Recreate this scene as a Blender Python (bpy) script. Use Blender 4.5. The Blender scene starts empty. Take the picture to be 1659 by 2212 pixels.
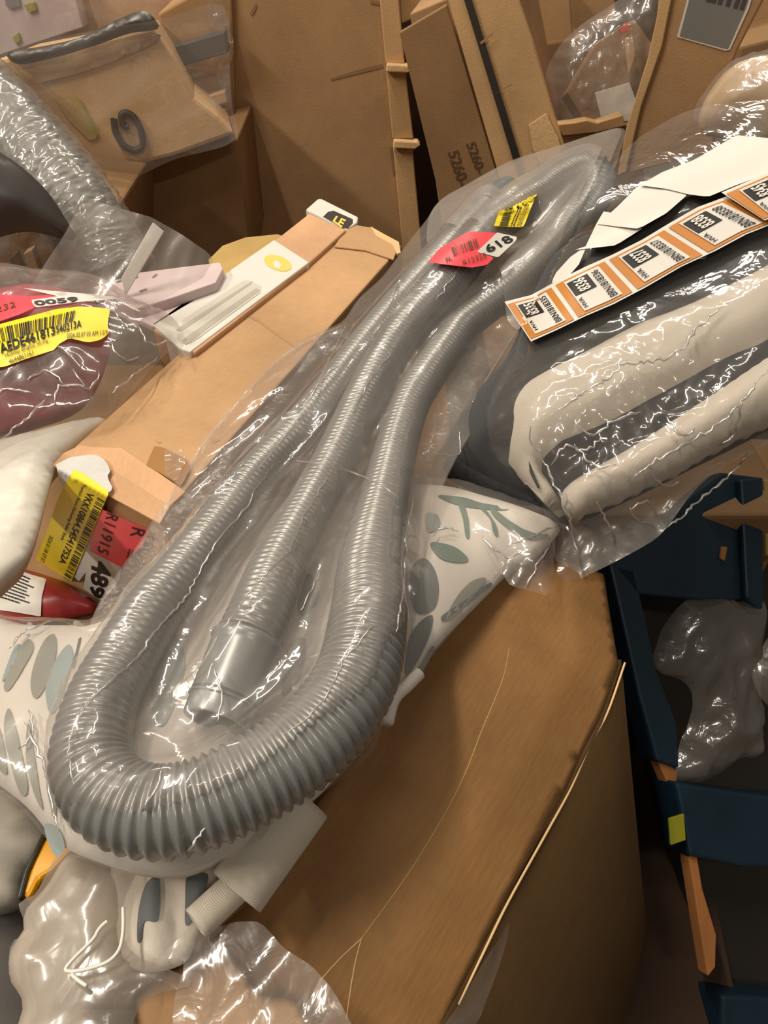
import bpy, bmesh, math, random
import numpy as np
from mathutils import Vector, Matrix, geometry
random.seed(7); np.random.seed(7)
sc = bpy.context.scene
COL = sc.collection
W, H, F = 1659.0, 2212.0, 1600.0
R = math.radians
# ------------------------------------------------------------------ camera, world, light
CAMZ = 1.40
PITCH = R(44)
cam_d = bpy.data.cameras.new('camera'); cam = bpy.data.objects.new('camera', cam_d); COL.objects.link(cam)
cam.location = (0, 0, CAMZ); cam.rotation_euler = (math.pi/2-PITCH, 0, 0)
cam_d.sensor_fit = 'VERTICAL'; cam_d.sensor_height = 24; cam_d.lens = F/H*24; cam_d.clip_start = 0.02
sc.camera = cam
wd = bpy.data.worlds.new('world'); sc.world = wd; wd.use_nodes = True
bg = wd.node_tree.nodes['Background']; bg.inputs[0].default_value = (1.0, 0.88, 0.74, 1); bg.inputs[1].default_value = 0.12
def area(name, loc, target, sx, sy, power, col=(1, 0.90, 0.76)):
    l = bpy.data.lights.new(name, 'AREA'); l.shape = 'RECTANGLE'; l.size = sx; l.size_y = sy; l.energy = power; l.color = col
    o = bpy.data.objects.new(name, l); COL.objects.link(o); o.location = loc
    o.rotation_euler = (Vector(target)-Vector(loc)).to_track_quat('-Z', 'Y').to_euler()
    return o
area('ceiling_lamp', (-1.3, 0.9, 4.7), (-0.1, 0.9, 0.9), 1.8, 0.14, 115)
area('ceiling_lamp', (-0.1, 4.0, 4.7), (0.1, 0.9, 0.9), 2.2, 0.14, 80)
area('ceiling_lamp', (-3.2, -0.2, 4.2), (0.0, 1.2, 0.8), 1.6, 0.14, 110)
area('ceiling_lamp', (0.9, 3.2, 4.6), (0.2, 0.9, 0.9), 1.4, 0.14, 25)
area('ceiling_lamp', (0.9, -1.6, 4.6), (0.2, 0.8, 0.9), 1.2, 0.14, 28)  # added lamp behind the camera, for film glints and fill
sc.view_settings.view_transform = 'Standard'; sc.view_settings.look = 'None'
sc.view_settings.exposure = 0.0; sc.view_settings.gamma = 1.0; sc.view_settings.use_curve_mapping = False
sc.cycles.transparent_max_bounces = 24; sc.cycles.max_bounces = 8; sc.cycles.caustics_reflective = False

# ------------------------------------------------------------------ picking points of the place
cp, sp = math.cos(PITCH), math.sin(PITCH)
CAM = np.array([0, 0, CAMZ])
def rays(px):
    px = np.atleast_2d(np.asarray(px, float))
    x = (px[:, 0]-W/2)/F; y = -(px[:, 1]-H/2)/F
    return np.stack([x, cp+y*sp, -sp+y*cp], 1)
class Plane:
    def __init__(s, p, n, up=None):
        s.p = np.asarray(p, float); n = np.asarray(n, float); s.n = n/np.linalg.norm(n)
        u = np.cross([0, 1, 0] if abs(s.n[1]) < .95 else [0, 0, 1], s.n)
        u = u/np.linalg.norm(u); s.u = u; s.v = np.cross(s.n, u)
    def hit(s, px, h=0.0):
        r = rays(px); t = (np.dot(s.p-CAM, s.n)+h)/(r @ s.n)
        return CAM + r*t[:, None]
    def loc(s, P): d = P-s.p; return np.stack([d @ s.u, d @ s.v], 1)
    def wor(s, uv, h=0.0):
        h = np.zeros(len(uv))+h
        return s.p + uv[:, :1]*s.u + uv[:, 1:2]*s.v + h[:, None]*s.n
def hz(z): return Plane((0, 0, z), (0, 0, 1))
def vp(Y, yaw=0, lean=0, x=0):
    a = R(yaw); l = R(lean)
    return Plane((x, Y, 1.0), (math.sin(a)*math.cos(l), -math.cos(a)*math.cos(l), math.sin(l)))
def pt(px, py, z): return hz(z).hit([(px, py)])[0]
def plane3(a, b, c):
    A, B, C = [pt(*q) for q in (a, b, c)]
    n = np.cross(B-A, C-A)
    if np.dot(n, CAM-A) < 0: n = -n
    return Plane(A, n)

# ------------------------------------------------------------------ noise
_perm = np.random.RandomState(3).permutation(256); _perm = np.concatenate([_perm, _perm, _perm])
_g = np.random.RandomState(4).uniform(0, 2*np.pi, 256)
def perlin(x, y, seed=0):
    x = x+seed*17.31; y = y+seed*9.77
    xi = np.floor(x).astype(int); yi = np.floor(y).astype(int); xf = x-xi; yf = y-yi
    def g(ix, iy, dx, dy):
        k = _g[_perm[(_perm[ix & 255]+iy) & 255]]
        return np.cos(k)*dx+np.sin(k)*dy
    u = xf**3*(xf*(xf*6-15)+10); v = yf**3*(yf*(yf*6-15)+10)
    a = g(xi, yi, xf, yf); b = g(xi+1, yi, xf-1, yf); c = g(xi, yi+1, xf, yf-1); d = g(xi+1, yi+1, xf-1, yf-1)
    return (a*(1-u)+b*u)*(1-v)+(c*(1-u)+d*u)*v
def crumple(uv, scale, amp, ang=0, stretch=1, seed=0, octs=3):
    c, s = math.cos(ang), math.sin(ang)
    a = (uv[:, 0]*c+uv[:, 1]*s)/stretch; b = -uv[:, 0]*s+uv[:, 1]*c
    wx = perlin(a/scale*.7, b/scale*.7, seed+31)*.6; wy = perlin(a/scale*.7, b/scale*.7, seed+47)*.6
    o = 0; am = amp; sc_ = scale
    for k in range(octs):
        o = o + am*(1-2.2*np.abs(perlin(a/sc_+wx, b/sc_+wy, seed+k*5)))
        sc_ *= .5; am *= .48
    return o
def soft(uv, scale, amp, seed=0):
    return amp*(perlin(uv[:, 0]/scale, uv[:, 1]/scale, seed)+.5*perlin(uv[:, 0]/scale*2.1, uv[:, 1]/scale*2.1, seed+3))

# ------------------------------------------------------------------ materials
def srgb(r, g, b, a=1):
    f = lambda c: (c/255/12.92) if c/255 <= .04045 else ((c/255+.055)/1.055)**2.4
    return (f(r), f(g), f(b), a)
def newmat(name):
    m = bpy.data.materials.new(name); m.use_nodes = True
    nt = m.node_tree; nt.nodes.clear(); return m, nt, nt.nodes, nt.links
def N(nodes, typ, **kw):
    n = nodes.new(typ)
    for k, v in kw.items():
        if k.startswith('_'): setattr(n, k[1:], v)
        else: n.inputs[k.replace('__', ' ')].default_value = v
    return n
def mat_basic(name, col, rough=.6, bump=0, bscale=200, var=.08, vscale=6, spec=.5, metal=0, sheen=0, stretch=(1, 1, 1)):
    m, nt, ns, L = newmat(name)
    out = ns.new('ShaderNodeOutputMaterial'); p = N(ns, 'ShaderNodeBsdfPrincipled', Roughness=rough, Metallic=metal)
    p.inputs['Specular IOR Level'].default_value = spec
    if sheen: p.inputs['Sheen Weight'].default_value = sheen
    tc = ns.new('ShaderNodeTexCoord'); mp = ns.new('ShaderNodeMapping'); mp.inputs['Scale'].default_value = stretch
    L.new(tc.outputs['Object'], mp.inputs[0])
    no = N(ns, 'ShaderNodeTexNoise', Scale=vscale, Detail=5.0); L.new(mp.outputs[0], no.inputs['Vector'])
    mx = ns.new('ShaderNodeMix'); mx.data_type = 'RGBA'
    c = np.array(col[:3])
    mx.inputs[6].default_value = (*np.clip(c*(1-var*2), 0, 1), 1); mx.inputs[7].default_value = (*np.clip(c*(1+var*2), 0, 1), 1)
    L.new(no.outputs[0], mx.inputs[0]); L.new(mx.outputs[2], p.inputs['Base Color'])
    if bump:
        n2 = N(ns, 'ShaderNodeTexNoise', Scale=bscale, Detail=4.0); L.new(mp.outputs[0], n2.inputs['Vector'])
        b = N(ns, 'ShaderNodeBump', Strength=bump, Distance=.002); L.new(n2.outputs[0], b.inputs['Height']); L.new(b.outputs[0], p.inputs['Normal'])
    L.new(p.outputs[0], out.inputs[0]); return m
def mat_card(name, col, flute=0.12, ang=0, rough=.75, var=.09, stain=.25):
    """kraft board: fibres, faint flutes, scuffs and worn darker patches of its own"""
    m, nt, ns, L = newmat(name)
    out = ns.new('ShaderNodeOutputMaterial'); p = N(ns, 'ShaderNodeBsdfPrincipled', Roughness=rough); p.inputs['Specular IOR Level'].default_value = .3
    tc = ns.new('ShaderNodeTexCoord'); mp = ns.new('ShaderNodeMapping'); mp.inputs['Rotation'].default_value = (0, 0, ang)
    L.new(tc.outputs['Object'], mp.inputs[0])
    fib = N(ns, 'ShaderNodeTexNoise', Scale=260.0, Detail=3.0)
    m2 = ns.new('ShaderNodeMapping'); m2.inputs['Scale'].default_value = (1, .3, 1); L.new(mp.outputs[0], m2.inputs[0]); L.new(m2.outputs[0], fib.inputs['Vector'])
    big = N(ns, 'ShaderNodeTexNoise', Scale=5.0, Detail=6.0, Roughness=.6); L.new(mp.outputs[0], big.inputs['Vector'])
    c = np.array(col[:3])
    r = ns.new('ShaderNodeValToRGB'); L.new(big.outputs[0], r.inputs[0])
    r.color_ramp.elements[0].position = .3; r.color_ramp.elements[1].position = .72
    r.color_ramp.elements[0].color = (*c*(1-stain), 1); r.color_ramp.elements[1].color = (*np.clip(c*(1+var), 0, 1), 1)
    mx = ns.new('ShaderNodeMix'); mx.data_type = 'RGBA'; mx.blend_type = 'MULTIPLY'; mx.inputs[0].default_value = .18
    g = ns.new('ShaderNodeValToRGB'); g.color_ramp.elements[0].position = .3; g.color_ramp.elements[1].position = .7
    g.color_ramp.elements[0].color = (.6, .6, .6, 1); L.new(fib.outputs[0], g.inputs[0])
    L.new(r.outputs[0], mx.inputs[6]); L.new(g.outputs[0], mx.inputs[7]); L.new(mx.outputs[2], p.inputs['Base Color'])
    wv = N(ns, 'ShaderNodeTexWave', Scale=45.0, Distortion=.4); L.new(mp.outputs[0], wv.inputs['Vector'])
    ad = ns.new('ShaderNodeMath'); ad.operation = 'MULTIPLY_ADD'; ad.inputs[1].default_value = flute
    L.new(wv.outputs['Fac'], ad.inputs[0]); L.new(fib.outputs[0], ad.inputs[2])
    b = N(ns, 'ShaderNodeBump', Strength=.25, Distance=.0015); L.new(ad.outputs[0], b.inputs['Height']); L.new(b.outputs[0], p.inputs['Normal'])
    L.new(p.outputs[0], out.inputs[0]); return m
def mat_film(name, tint=(.97, .96, .95), haze=.10, hcol=(.80, .74, .69), refl=.06, edge=.6, rough=.10, bump=.35, bscale=60, sheenr=.33, sheenf=.05):
    """clear polythene: see-through, slightly milky, sharp glints on its creases"""
    m, nt, ns, L = newmat(name)
    out = ns.new('ShaderNodeOutputMaterial')
    tc = ns.new('ShaderNodeTexCoord')
    no = N(ns, 'ShaderNodeTexNoise', Scale=bscale, Detail=3.0, Distortion=.8); L.new(tc.outputs['Object'], no.inputs['Vector'])
    rd = ns.new('ShaderNodeMath'); rd.operation = 'SUBTRACT'; rd.inputs[1].default_value = .5; L.new(no.outputs[0], rd.inputs[0])
    ab = ns.new('ShaderNodeMath'); ab.operation = 'ABSOLUTE'; L.new(rd.outputs[0], ab.inputs[0])
    b = N(ns, 'ShaderNodeBump', Strength=bump, Distance=.004); L.new(ab.outputs[0], b.inputs['Height'])
    lw = N(ns, 'ShaderNodeLayerWeight', Blend=.5); L.new(b.outputs[0], lw.inputs['Normal'])
    pw = ns.new('ShaderNodeMath'); pw.operation = 'POWER'; pw.inputs[1].default_value = 4.0; L.new(lw.outputs['Facing'], pw.inputs[0])
    ma = ns.new('ShaderNodeMath'); ma.operation = 'MULTIPLY_ADD'; ma.inputs[1].default_value = edge; ma.inputs[2].default_value = refl; ma.use_clamp = True
    L.new(pw.outputs[0], ma.inputs[0])
    tr = N(ns, 'ShaderNodeBsdfTransparent', Color=(*tint, 1))
    df = N(ns, 'ShaderNodeBsdfDiffuse', Color=(*hcol, 1)); tl = N(ns, 'ShaderNodeBsdfTranslucent', Color=(*hcol, 1))
    L.new(b.outputs[0], df.inputs['Normal'])
    hm = N(ns, 'ShaderNodeMixShader', Fac=.4); L.new(df.outputs[0], hm.inputs[1]); L.new(tl.outputs[0], hm.inputs[2])
    a1 = N(ns, 'ShaderNodeMixShader', Fac=haze); L.new(tr.outputs[0], a1.inputs[1]); L.new(hm.outputs[0], a1.inputs[2])
    g0 = N(ns, 'ShaderNodeBsdfGlossy', Roughness=sheenr); L.new(b.outputs[0], g0.inputs['Normal'])
    a2 = N(ns, 'ShaderNodeMixShader', Fac=sheenf); L.new(a1.outputs[0], a2.inputs[1]); L.new(g0.outputs[0], a2.inputs[2])
    g1 = N(ns, 'ShaderNodeBsdfGlossy', Roughness=rough); L.new(b.outputs[0], g1.inputs['Normal'])
    a3 = N(ns, 'ShaderNodeMixShader'); L.new(ma.outputs[0], a3.inputs[0]); L.new(a2.outputs[0], a3.inputs[1]); L.new(g1.outputs[0], a3.inputs[2])
    L.new(a3.outputs[0], out.inputs[0]); return m
def mat_weave(name, col, scale=420, bump=.6, rough=.85):
    m, nt, ns, L = newmat(name)
    out = ns.new('ShaderNodeOutputMaterial'); p = N(ns, 'ShaderNodeBsdfPrincipled', Roughness=rough); p.inputs['Sheen Weight'].default_value = .2; p.inputs['Specular IOR Level'].default_value = .15
    tc = ns.new('ShaderNodeTexCoord')
    w1 = N(ns, 'ShaderNodeTexWave', Scale=scale); w1.bands_direction = 'DIAGONAL'; L.new(tc.outputs['Object'], w1.inputs['Vector'])
    w2 = N(ns, 'ShaderNodeTexNoise', Scale=scale*.8, Detail=2.0); L.new(tc.outputs['Object'], w2.inputs['Vector'])
    ad = ns.new('ShaderNodeMath'); L.new(w1.outputs['Fac'], ad.inputs[0]); L.new(w2.outputs[0], ad.inputs[1])
    b = N(ns, 'ShaderNodeBump', Strength=bump, Distance=.001); L.new(ad.outputs[0], b.inputs['Height']); L.new(b.outputs[0], p.inputs['Normal'])
    p.inputs['Base Color'].default_value = col; L.new(p.outputs[0], out.inputs[0]); return m

M = {}
M['card_tan'] = mat_card('card_tan', srgb(192, 152, 110), ang=.75)
M['card_mid'] = mat_card('card_mid', srgb(176, 138, 98))
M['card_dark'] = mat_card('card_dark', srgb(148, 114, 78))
M['card_shade'] = mat_card('card_shade', srgb(88, 64, 34), ang=.6)  # side wall's shade painted in as a darker board colour
M['card_gap_shade'] = mat_card('card_gap_shade', srgb(62, 42, 28))  # near-black brown that paints in the shade of the gaps
M['card_deep'] = mat_card('card_deep', srgb(150, 110, 66), ang=.6, rough=.6, stain=.35)
M['card_light'] = mat_card('card_light', srgb(205, 166, 118))
M['card_olive'] = mat_card('card_olive', srgb(188, 156, 96))
M['card_edge'] = mat_basic('card_edge', srgb(214, 178, 128), .8, .5, 120)
M['flap_pink'] = mat_card('flap_pink', srgb(208, 164, 124))
M['film'] = mat_film('film_clear', haze=.13, refl=.04, edge=.45, rough=.07, bump=.22, bscale=28, sheenf=.03)
M['film_soft'] = mat_film('film_milky', haze=.26, rough=.12, bump=.25, bscale=30, refl=.04, edge=.45)
M['film_crisp'] = mat_film('film_crisp', haze=.16, refl=.045, edge=.5, rough=.055, bump=.28, bscale=26, sheenf=.03)
M['film_back'] = mat_film('film_under', haze=.06, refl=.02, edge=.25, sheenf=.02)
M['film_wrap'] = mat_film('film_wrap', haze=.20, hcol=(.75, .68, .62), refl=.06, edge=.5, rough=.10, bump=.5, bscale=34, sheenf=.04)
M['film_haze'] = mat_film('film_polythene', haze=.36, hcol=(.56, .50, .44), refl=.03, edge=.3, rough=.14, bump=.3, bscale=24, sheenf=.03)  # milk tone darkened to put in the shade under the pile
M['crease_film'] = mat_film('film_crease_edge', haze=.30, refl=.30, edge=.6, rough=.22, bump=.1, sheenf=.10)  # whiter, shinier film along the creases, putting in their bright glint lines
M['film_dark'] = mat_film('film_thin', haze=.05, refl=.05, edge=.55, rough=.055, bump=.35, bscale=24, sheenf=.02)
M['film_glint'] = mat_film('film_glint', haze=.12, refl=.16, edge=.7, rough=.12, bump=.9, bscale=60)
M['poly_white'] = mat_basic('poly_white', srgb(216, 210, 198), .38, .25, 25, .03)
M['poly_shaded'] = mat_basic('poly_shaded', srgb(176, 164, 148), .45, .25, 25, .05)  # white poly darkened, the pile's shade put into the colour
M['hose'] = mat_basic('hose_grey', srgb(140, 140, 138), .30, 0, var=.03, spec=.6, metal=.35)
M['cuff'] = mat_basic('cuff_grey', srgb(142, 146, 146), .33, .06, 90, .03, spec=.6, metal=.35)
M['hole'] = mat_basic('cuff_bore', srgb(52, 56, 60), .5)
M['white_fab'] = mat_basic('white_fabric', srgb(198, 189, 176), .85, .15, 300, .03, 3, spec=.2, sheen=.3)
M['char_fab'] = mat_weave('charcoal_fabric', srgb(62, 62, 63), 500, .4)
M['fleece'] = mat_basic('fleece_black', srgb(34, 34, 37), .95, 1.0, 160, .2, 80)
M['pack'] = mat_basic('bedding_white', srgb(208, 201, 192), .7, .1, 300, .02)
M['leaf_grey'] = mat_basic('leaf_print_grey', srgb(134, 134, 124), .7, 0, 10, .06)
M['leaf_blue'] = mat_basic('leaf_print_blue', srgb(138, 152, 152), .7, 0, 10, .05)
M['leaf_green'] = mat_basic('leaf_print_green', srgb(96, 116, 106), .7, 0, 10, .1)
M['leaf_char'] = mat_basic('leaf_print_charcoal', srgb(92, 96, 96), .7, 0, 10, .08)
M['black'] = mat_basic('print_black', srgb(30, 27, 26), .6)
M['faint'] = mat_basic('print_faint', srgb(122, 96, 66), .7)
M['brownink'] = mat_basic('print_brown', srgb(92, 66, 42), .7)
M['yellow'] = mat_basic('label_yellow', srgb(238, 214, 40), .45, .05, 60, .02)
M['red'] = mat_basic('label_red', srgb(232, 62, 66), .45, .05, 60, .02)
M['pinkred'] = mat_basic('label_bright_red', srgb(244, 82, 92), .4, .05, 60, .02)
M['paper'] = mat_basic('paper_white', srgb(212, 207, 199), .55, .06, 80, .02)
M['torn'] = mat_basic('torn_paper', srgb(205, 203, 198), .85, .7, 90, .05, 30)
M['orange'] = mat_basic('sticker_brown', srgb(188, 122, 52), .5, 0, 10, .02)
M['oval'] = mat_basic('oval_yellow', srgb(240, 196, 92), .5, 0, 10, .03)
M['shadepic'] = mat_basic('shade_picture_grey', srgb(196, 190, 178), .5, 0, 10, .02)
M['shadepic2'] = mat_basic('shade_picture_dark', srgb(170, 164, 152), .5, 0, 10, .02)
M['tape'] = mat_basic('packing_tape', srgb(158, 116, 68), .25, .15, 30, .03)
M['strap'] = mat_basic('strap_black', srgb(50, 46, 42), .4)
M['darkwrap'] = mat_basic('dark_wrap', srgb(66, 60, 52), .35, .3, 30)
M['bubble'] = mat_basic('bubble_wrap', srgb(118, 117, 112), .5, .8, 55, .12, 25)
M['dgrey'] = mat_basic('dark_grey_plastic', srgb(74, 70, 68), .4, .3, 20)
M['lilac'] = mat_basic('lilac_card', srgb(206, 186, 186), .6, .05, 50, .03)
M['maroon'] = mat_basic('maroon_fabric', srgb(158, 46, 58), .6, .6, 40, .2, 25)
M['packet_red'] = mat_basic('packet_red', srgb(150, 44, 44), .35, .2, 40, .1)
M['blue'] = mat_basic('blue_paint', srgb(9, 38, 55), .5, .4, 40, .25, 14)
M['shade_in'] = mat_basic('rack_inside_shade', srgb(40, 34, 28), .8)
M['wood'] = mat_basic('raw_wood', srgb(170, 112, 60), .8, .4, 60, .15, 12)
M['lime'] = mat_basic('label_lime', srgb(150, 150, 30), .6)
M['toolyellow'] = mat_basic('yellow_plastic', srgb(226, 160, 24), .35, 0, 10, .03)
M['cloth_grey'] = mat_basic('grey_cloth', srgb(158, 152, 140), .85, .3, 60, .08, 8)
M['cloth_dark'] = mat_basic('dark_cloth', srgb(72, 68, 64), .8, .3, 60, .08, 8)
M['strapweave'] = mat_weave('cream_webbing', srgb(206, 196, 180), 300, .35)
M['glint'] = mat_basic('edge_glint', srgb(226, 224, 214), .4)  # white lines that paint in highlights along the film edge
M['greylabel'] = mat_basic('label_grey', srgb(122, 120, 116), .5, .05, 20, .04)
M['concrete'] = mat_basic('concrete', srgb(96, 84, 70), .8, .3, 30, .1, 2)
M['wall'] = mat_basic('plaster_wall', srgb(84, 66, 48), .9, .2, 40, .05, 2)
M['redthing'] = mat_basic('red_plastic', srgb(200, 40, 44), .4)
M['tanwrap'] = mat_basic('tan_wrap', srgb(186, 156, 118), .45, .4, 18, .12, 10, stretch=(1, 4, 1))

# ------------------------------------------------------------------ object helpers
def tag(o, label=None, cat=None, group=None, kind=None):
    if label: o['label'] = label
    if cat: o['category'] = cat
    if group: o['group'] = group
    if kind: o['kind'] = kind
    return o
def empty(name, loc, label, cat, group=None):
    o = bpy.data.objects.new(name, None); COL.objects.link(o); o.location = [float(c) for c in loc]; o.empty_display_size = .05
    return tag(o, label, cat, group)
def mesh(name, verts, faces, mat, parent=None, smooth=False, bevel=0, mats=None, fm=None, label=None):
    me = bpy.data.meshes.new(name)
    verts = np.asarray(verts, float)
    off = np.zeros(3)
    if parent is not None: off = np.array(parent_world(parent))
    elif len(verts): off = verts.mean(0)
    me.from_pydata((verts-off).tolist(), [], [list(map(int, f)) for f in faces])
    for m_ in (mats or [mat]): me.materials.append(m_)
    if fm is not None: me.polygons.foreach_set('material_index', fm)
    me.polygons.foreach_set('use_smooth', [smooth]*len(me.polygons)); me.update()
    o = bpy.data.objects.new(name, me); COL.objects.link(o)
    if parent is not None: o.parent = parent
    else: o.location = off.tolist()
    if bevel:
        b = o.modifiers.new('bevel', 'BEVEL'); b.width = bevel; b.segments = 2; b.limit_method = 'ANGLE'; b.angle_limit = R(40)
    if label: o['label'] = label
    return o
def parent_world(p):
    v = Vector((0, 0, 0))
    while p is not None: v = v+p.location; p = p.parent
    return v
def recalc(o):
    bm = bmesh.new(); bm.from_mesh(o.data); bmesh.ops.recalc_face_normals(bm, faces=bm.faces); bm.to_mesh(o.data); bm.free(); return o
def prism(name, pts, vec, mat, parent=None, bevel=.003, label=None, warp=0):
    """solid slab: the outline pts (world) pushed along vec"""
    pts = np.asarray(pts, float); n = len(pts); vec = np.asarray(vec, float)
    v = np.concatenate([pts, pts+vec]); f = [list(range(n)), list(range(2*n-1, n-1, -1))]+[[i, i+n, (i+1) % n+n, (i+1) % n] for i in range(n)]
    return recalc(mesh(name, v, f, mat, parent, bevel=bevel, label=label))
def catmull(P, closed=False, k=8):
    P = np.asarray(P, float); n = len(P); out = []
    rng = range(n) if closed else range(n-1)
    for i in rng:
        if closed: p0, p1, p2, p3 = P[i-1], P[i], P[(i+1) % n], P[(i+2) % n]
        else: p0, p1, p2, p3 = P[max(i-1, 0)], P[i], P[i+1], P[min(i+2, n-1)]
        for t in np.arange(k)/k:
            out.append(.5*((2*p1)+(-p0+p2)*t+(2*p0-5*p1+4*p2-p3)*t*t+(-p0+3*p1-3*p2+p3)*t**3))
    if not closed: out.append(P[-1])
    return np.array(out)
def resample(P, step, closed=True):
    Q = np.concatenate([P, P[:1]]) if closed else P
    d = np.r_[0, np.cumsum(np.linalg.norm(np.diff(Q, axis=0), axis=1))]
    n = max(3, int(d[-1]/step)); t = np.linspace(0, d[-1], n+1)
    if closed: t = t[:-1]
    return np.stack([np.interp(t, d, Q[:, i]) for i in range(Q.shape[1])], 1)
def inside(P, poly):
    x, y = P[:, 0], P[:, 1]; r = np.zeros(len(P), bool); n = len(poly)
    for i in range(n):
        a, b = poly[i], poly[(i+1) % n]
        if a[1] == b[1]: continue
        c = (a[1] > y) != (b[1] > y)
        r ^= c & (x < (b[0]-a[0])*(y-a[1])/(b[1]-a[1])+a[0])
    return r
def distpoly(P, poly):
    d = np.full(len(P), 1e9); n = len(poly)
    for i in range(n):
        a, b = poly[i], poly[(i+1) % n]; ab = b-a; L2 = (ab**2).sum()+1e-18
        t = np.clip(((P-a) @ ab)/L2, 0, 1); d = np.minimum(d, ((P-a-t[:, None]*ab)**2).sum(1))
    return np.sqrt(d)
def triangulate(poly, step, jit=.08, seed=0):
    rs = np.random.RandomState(seed); lo, hi = poly.min(0), poly.max(0)
    gx = np.arange(lo[0], hi[0], step); gy = np.arange(lo[1], hi[1], step*.866)
    X, Y = np.meshgrid(gx, gy); X[1::2] += step/2
    G = np.stack([X.ravel(), Y.ravel()], 1); G += rs.uniform(-jit, jit, G.shape)*step
    G = G[inside(G, poly)]
    if len(G): G = G[distpoly(G, poly) > step*.55]
    V = [Vector(p) for p in np.concatenate([poly, G])]; n = len(poly)
    r = geometry.delaunay_2d_cdt(V, [], [list(range(n))], 1, 1e-7)
    return np.array([tuple(v) for v in r[0]]), [tuple(f) for f in r[2]]
class Sheet:
    """a soft surface over a plane: outline in the place, height field hf(uv, dist to edge)"""
    def __init__(s, plane, outline_px, hf, smooth=True, k=6, rough_edge=0, seed=0):
        s.pl = plane; P = np.array(outline_px, float)
        if smooth: P = catmull(P, True, k)
        s.poly = plane.loc(plane.hit(P)); s.hf = hf
        if rough_edge:
            s.poly = resample(s.poly, .006); s.poly = s.poly+np.stack([perlin(s.poly[:, 0]*70, s.poly[:, 1]*70, seed), perlin(s.poly[:, 0]*70, s.poly[:, 1]*70, seed+9)], 1)*rough_edge
    def h(s, uv, d=None):
        if d is None: d = distpoly(uv, s.poly)*np.where(inside(uv, s.poly), 1, 0)
        return s.hf(uv, d)
    def at(s, px, off=0.0, it=5):
        px = np.atleast_2d(np.asarray(px, float)); h = np.zeros(len(px))
        for _ in range(it):
            h = s.h(s.pl.loc(s.pl.hit(px, h)))*.7+h*.3 if _ else s.h(s.pl.loc(s.pl.hit(px)))
        return s.pl.hit(px, h+off)
    def build(s, name, mat, parent=None, step=.006, bottom=None, label=None, seed=0):
        poly = resample(s.poly, step); V, Fc = triangulate(poly, step, seed=seed)
        d = distpoly(V, s.poly); h = s.hf(V, d); P = s.pl.wor(V, h)
        if bottom is not None:
            e = d < 1e-5+step*.05
            hb = bottom(V, d); hb = np.where(e, h, np.minimum(hb, h-.0005)); idx = np.where(e, np.arange(len(V)), -1)
            k = 0; nb = []
            for i in range(len(V)):
                if not e[i]: idx[i] = len(V)+k; k += 1; nb.append(i)
            P = np.concatenate([P, s.pl.wor(V[nb], hb[nb])]) if nb else P
            Fc = list(Fc)+[tuple(int(idx[j]) for j in reversed(f)) for f in Fc]
            Fc = [f for f in Fc if len(set(f)) >= 3]
        return mesh(name, P, Fc, mat, parent, smooth=True, label=label)
def dome(Hh, Rr, wob=0, wscale=.1, seed=0, flat=0):
    def f(uv, d):
        t = np.clip(d/Rr, 0, 1); h = Hh*np.sin(t*np.pi/2)**.85+flat
        if wob: h = h+soft(uv, wscale, wob, seed)*t
        return h
    return f
def decal(name, px, surf, off, mat, parent, step=14, smooth=False, label=None, k=6):
    """flat print or label lying on a surface (surf.at maps)"""
    P = np.array(px, float)
    if smooth: P = catmull(P, True, k)
    P = resample(P, step) if not smooth else P
    V, Fc = triangulate(P, step, 0)
    return mesh(name, surf.at(V, off), Fc, mat, parent, smooth=True, label=label)
class Flat:
    def __init__(s, pl): s.pl = pl
    def at(s, px, off=0.0): return s.pl.hit(px, off)
_tc = {}
def glyphs(s, bold=0.0):
    if (s, bold) in _tc: return _tc[(s, bold)]
    c = bpy.data.curves.new('t', 'FONT'); c.body = s; c.offset = bold; c.resolution_u = 3
    o = bpy.data.objects.new('t', c); COL.objects.link(o)
    dg = bpy.context.evaluated_depsgraph_get(); me = o.evaluated_get(dg).to_mesh()
    V = np.array([tuple(v.co)[:2] for v in me.vertices]); Fc = [tuple(p.vertices) for p in me.polygons]
    o.evaluated_get(dg).to_mesh_clear(); bpy.data.objects.remove(o)
    lo = V.min(0); hi = V.max(0); V = (V-lo)/(hi-lo); _tc[(s, bold)] = (V, Fc); return V, Fc
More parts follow.
